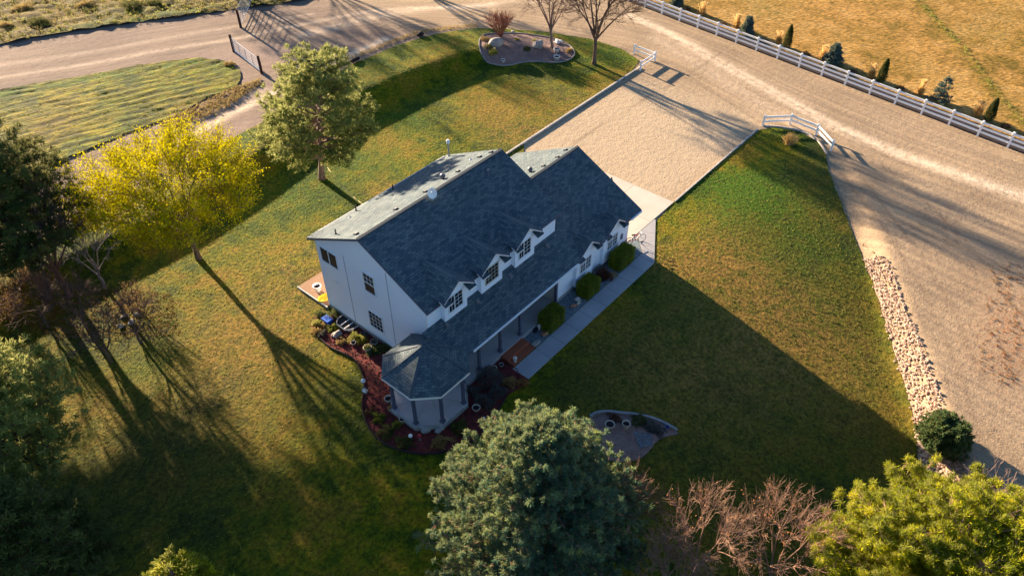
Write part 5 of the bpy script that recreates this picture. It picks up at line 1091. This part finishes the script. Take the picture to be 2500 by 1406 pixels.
# ------------------------------------------------ loose ground cover
def tufts(name, P, n, h_, wd, lm, seed, nb=7, lean=.45, dens=None, off=.04, tone=.5):
    P = [w2(p) for p in P]; A = np.array(P); rg = np.random.default_rng(seed); x = rg.uniform(A[:, 0].min(), A[:, 0].max(), n * 3); y = rg.uniform(A[:, 1].min(), A[:, 1].max(), n * 3); k = inside(x, y, P)
    if dens is not None: k &= rg.random(len(x)) < dens(x, y)
    x, y = x[k][:n], y[k][:n]; m = len(x)
    if not m: return
    B = np.column_stack([x, y, hgt(x, y) + off]); tc = rg.normal(tone, .2, m); hs = rg.uniform(.5, 1.3, m)
    PB = np.repeat(B, nb, 0) + np.column_stack([rg.normal(0, h_ * .3, (m * nb, 2)), np.zeros(m * nb)]); D = rg.normal(size=(m * nb, 3)) * lean; D[:, 2] = 1
    o = link(name, blades_mesh(name, PB, D, np.repeat(hs, nb) * h_ * rg.uniform(.6, 1.2, m * nb), wd, np.clip(np.repeat(tc, nb) + rg.normal(0, .1, m * nb), 0, 1), rg), lm); return tag(o, None, None, None, 'stuff')
vis_l = [(-50, 1500), (-50, 700), (215, 500), (600, 320), (860, 155), (1165, 68), (1540, 130), (1560, 165), (1250, 372), (1000, 600), (1000, 1120), (1000, 1500)]
tufts('lawn_tufts', vis_l, 26000, .075, .012, L_green, 501, nb=5, lean=.9, tone=.35)
vis_r = [(1855, 320), (2014, 378), (2108, 640), (2250, 1180), (2300, 1500), (1200, 1500), (1230, 1000), (1597, 650), (1602, 545), (1640, 498)]
tufts('lawn_tufts', vis_r, 15000, .075, .012, L_green, 502, nb=5, lean=.9, tone=.25)
tufts('rough_grass_tufts', rough_pts[:17] + [('w', 5, 62), ('w', -5, 70)], 700, .10, .012, L_green, 503, nb=7, lean=.7, off=.1, tone=.15)
tufts('straw_tufts', rough_pts[:17] + [('w', 5, 62), ('w', -5, 70)], 400, .10, .012, L_gold, 504, nb=7, lean=.8, off=.1, tone=.0)
sv = [(-100, 135), (0, 112), (199, 76), (341, 56), (467, 39), (700, 10), (900, -20), (900, -140), (-100, -140)]
tufts('scrub_tufts', sv, 3500, .30, .022, L_weed, 505, nb=8, lean=.7, off=.16, tone=.1); tufts('scrub_grass_tufts', sv, 5000, .26, .02, L_green, 506, nb=8, lean=.7, off=.16, tone=.4)
tufts('verge_weeds', [(640, 192), (600, 205), (520, 240), (400, 300), (380, 330), (450, 310), (560, 262), (635, 212)], 800, .24, .02, L_weed, 507, nb=7, off=.03, tone=.15)
tufts('verge_weeds', [(1165, 68), (1040, 82), (930, 120), (850, 152), (845, 140), (930, 108), (1040, 72), (1165, 60)], 900, .14, .015, L_weed, 508, nb=6, off=.03)
tufts('crease_weeds', [(2232, 0), (2288, 62), (2340, 114), (2400, 195), (2450, 256), (2505, 318), (2510, 308), (2455, 246), (2405, 185), (2346, 104), (2294, 54), (2240, 0)], 1500, .18, .02, L_green, 509, nb=7, off=.06, tone=.25)
tufts('dry_weeds', [(2420, 640), (2500, 640), (2500, 960), (2380, 900)], 150, .16, .02, L_brown, 510, nb=6, lean=1.2, off=.0, tone=-.1)
tufts('leaf_litter_weeds', [(0, 640), (130, 660), (420, 720), (440, 820), (150, 830), (0, 780)], 2600, .10, .014, L_brown, 512, nb=6, lean=1.1, tone=.05)
tufts('bank_weeds', [(2085, 590), (2100, 590), (2160, 640), (2310, 960), (2290, 960), (2140, 650)], 60, .2, .02, L_weed, 511, nb=7, off=.0, tone=.2)
# scrub bushes on the far verge
for i, (a, b, r_, lm, lab) in enumerate([(95, 62, 1.0, L_dpine, 'dark sage bush on the far verge, second from the left'), (10, 70, .9, L_weed, 'brown bush at the left end of the far verge'), (320, 22, 1.1, L_dpine, 'dark bush on the far verge above the road middle'), (380, 14, .9, L_dpine, 'dark bush on the far verge nearest the gates'), (60, 25, 1.1, L_weed, 'brown brush at the top left corner'), (210, 18, 1.0, L_weed, 'brown brush at the top edge between the dark bushes')]):
    mound('scrub_bush', lab, 'bush', a, b, r_, r_ * .6, lm, 600 + i, 1800, .2, .025, 'scrub bushes on the far verge')
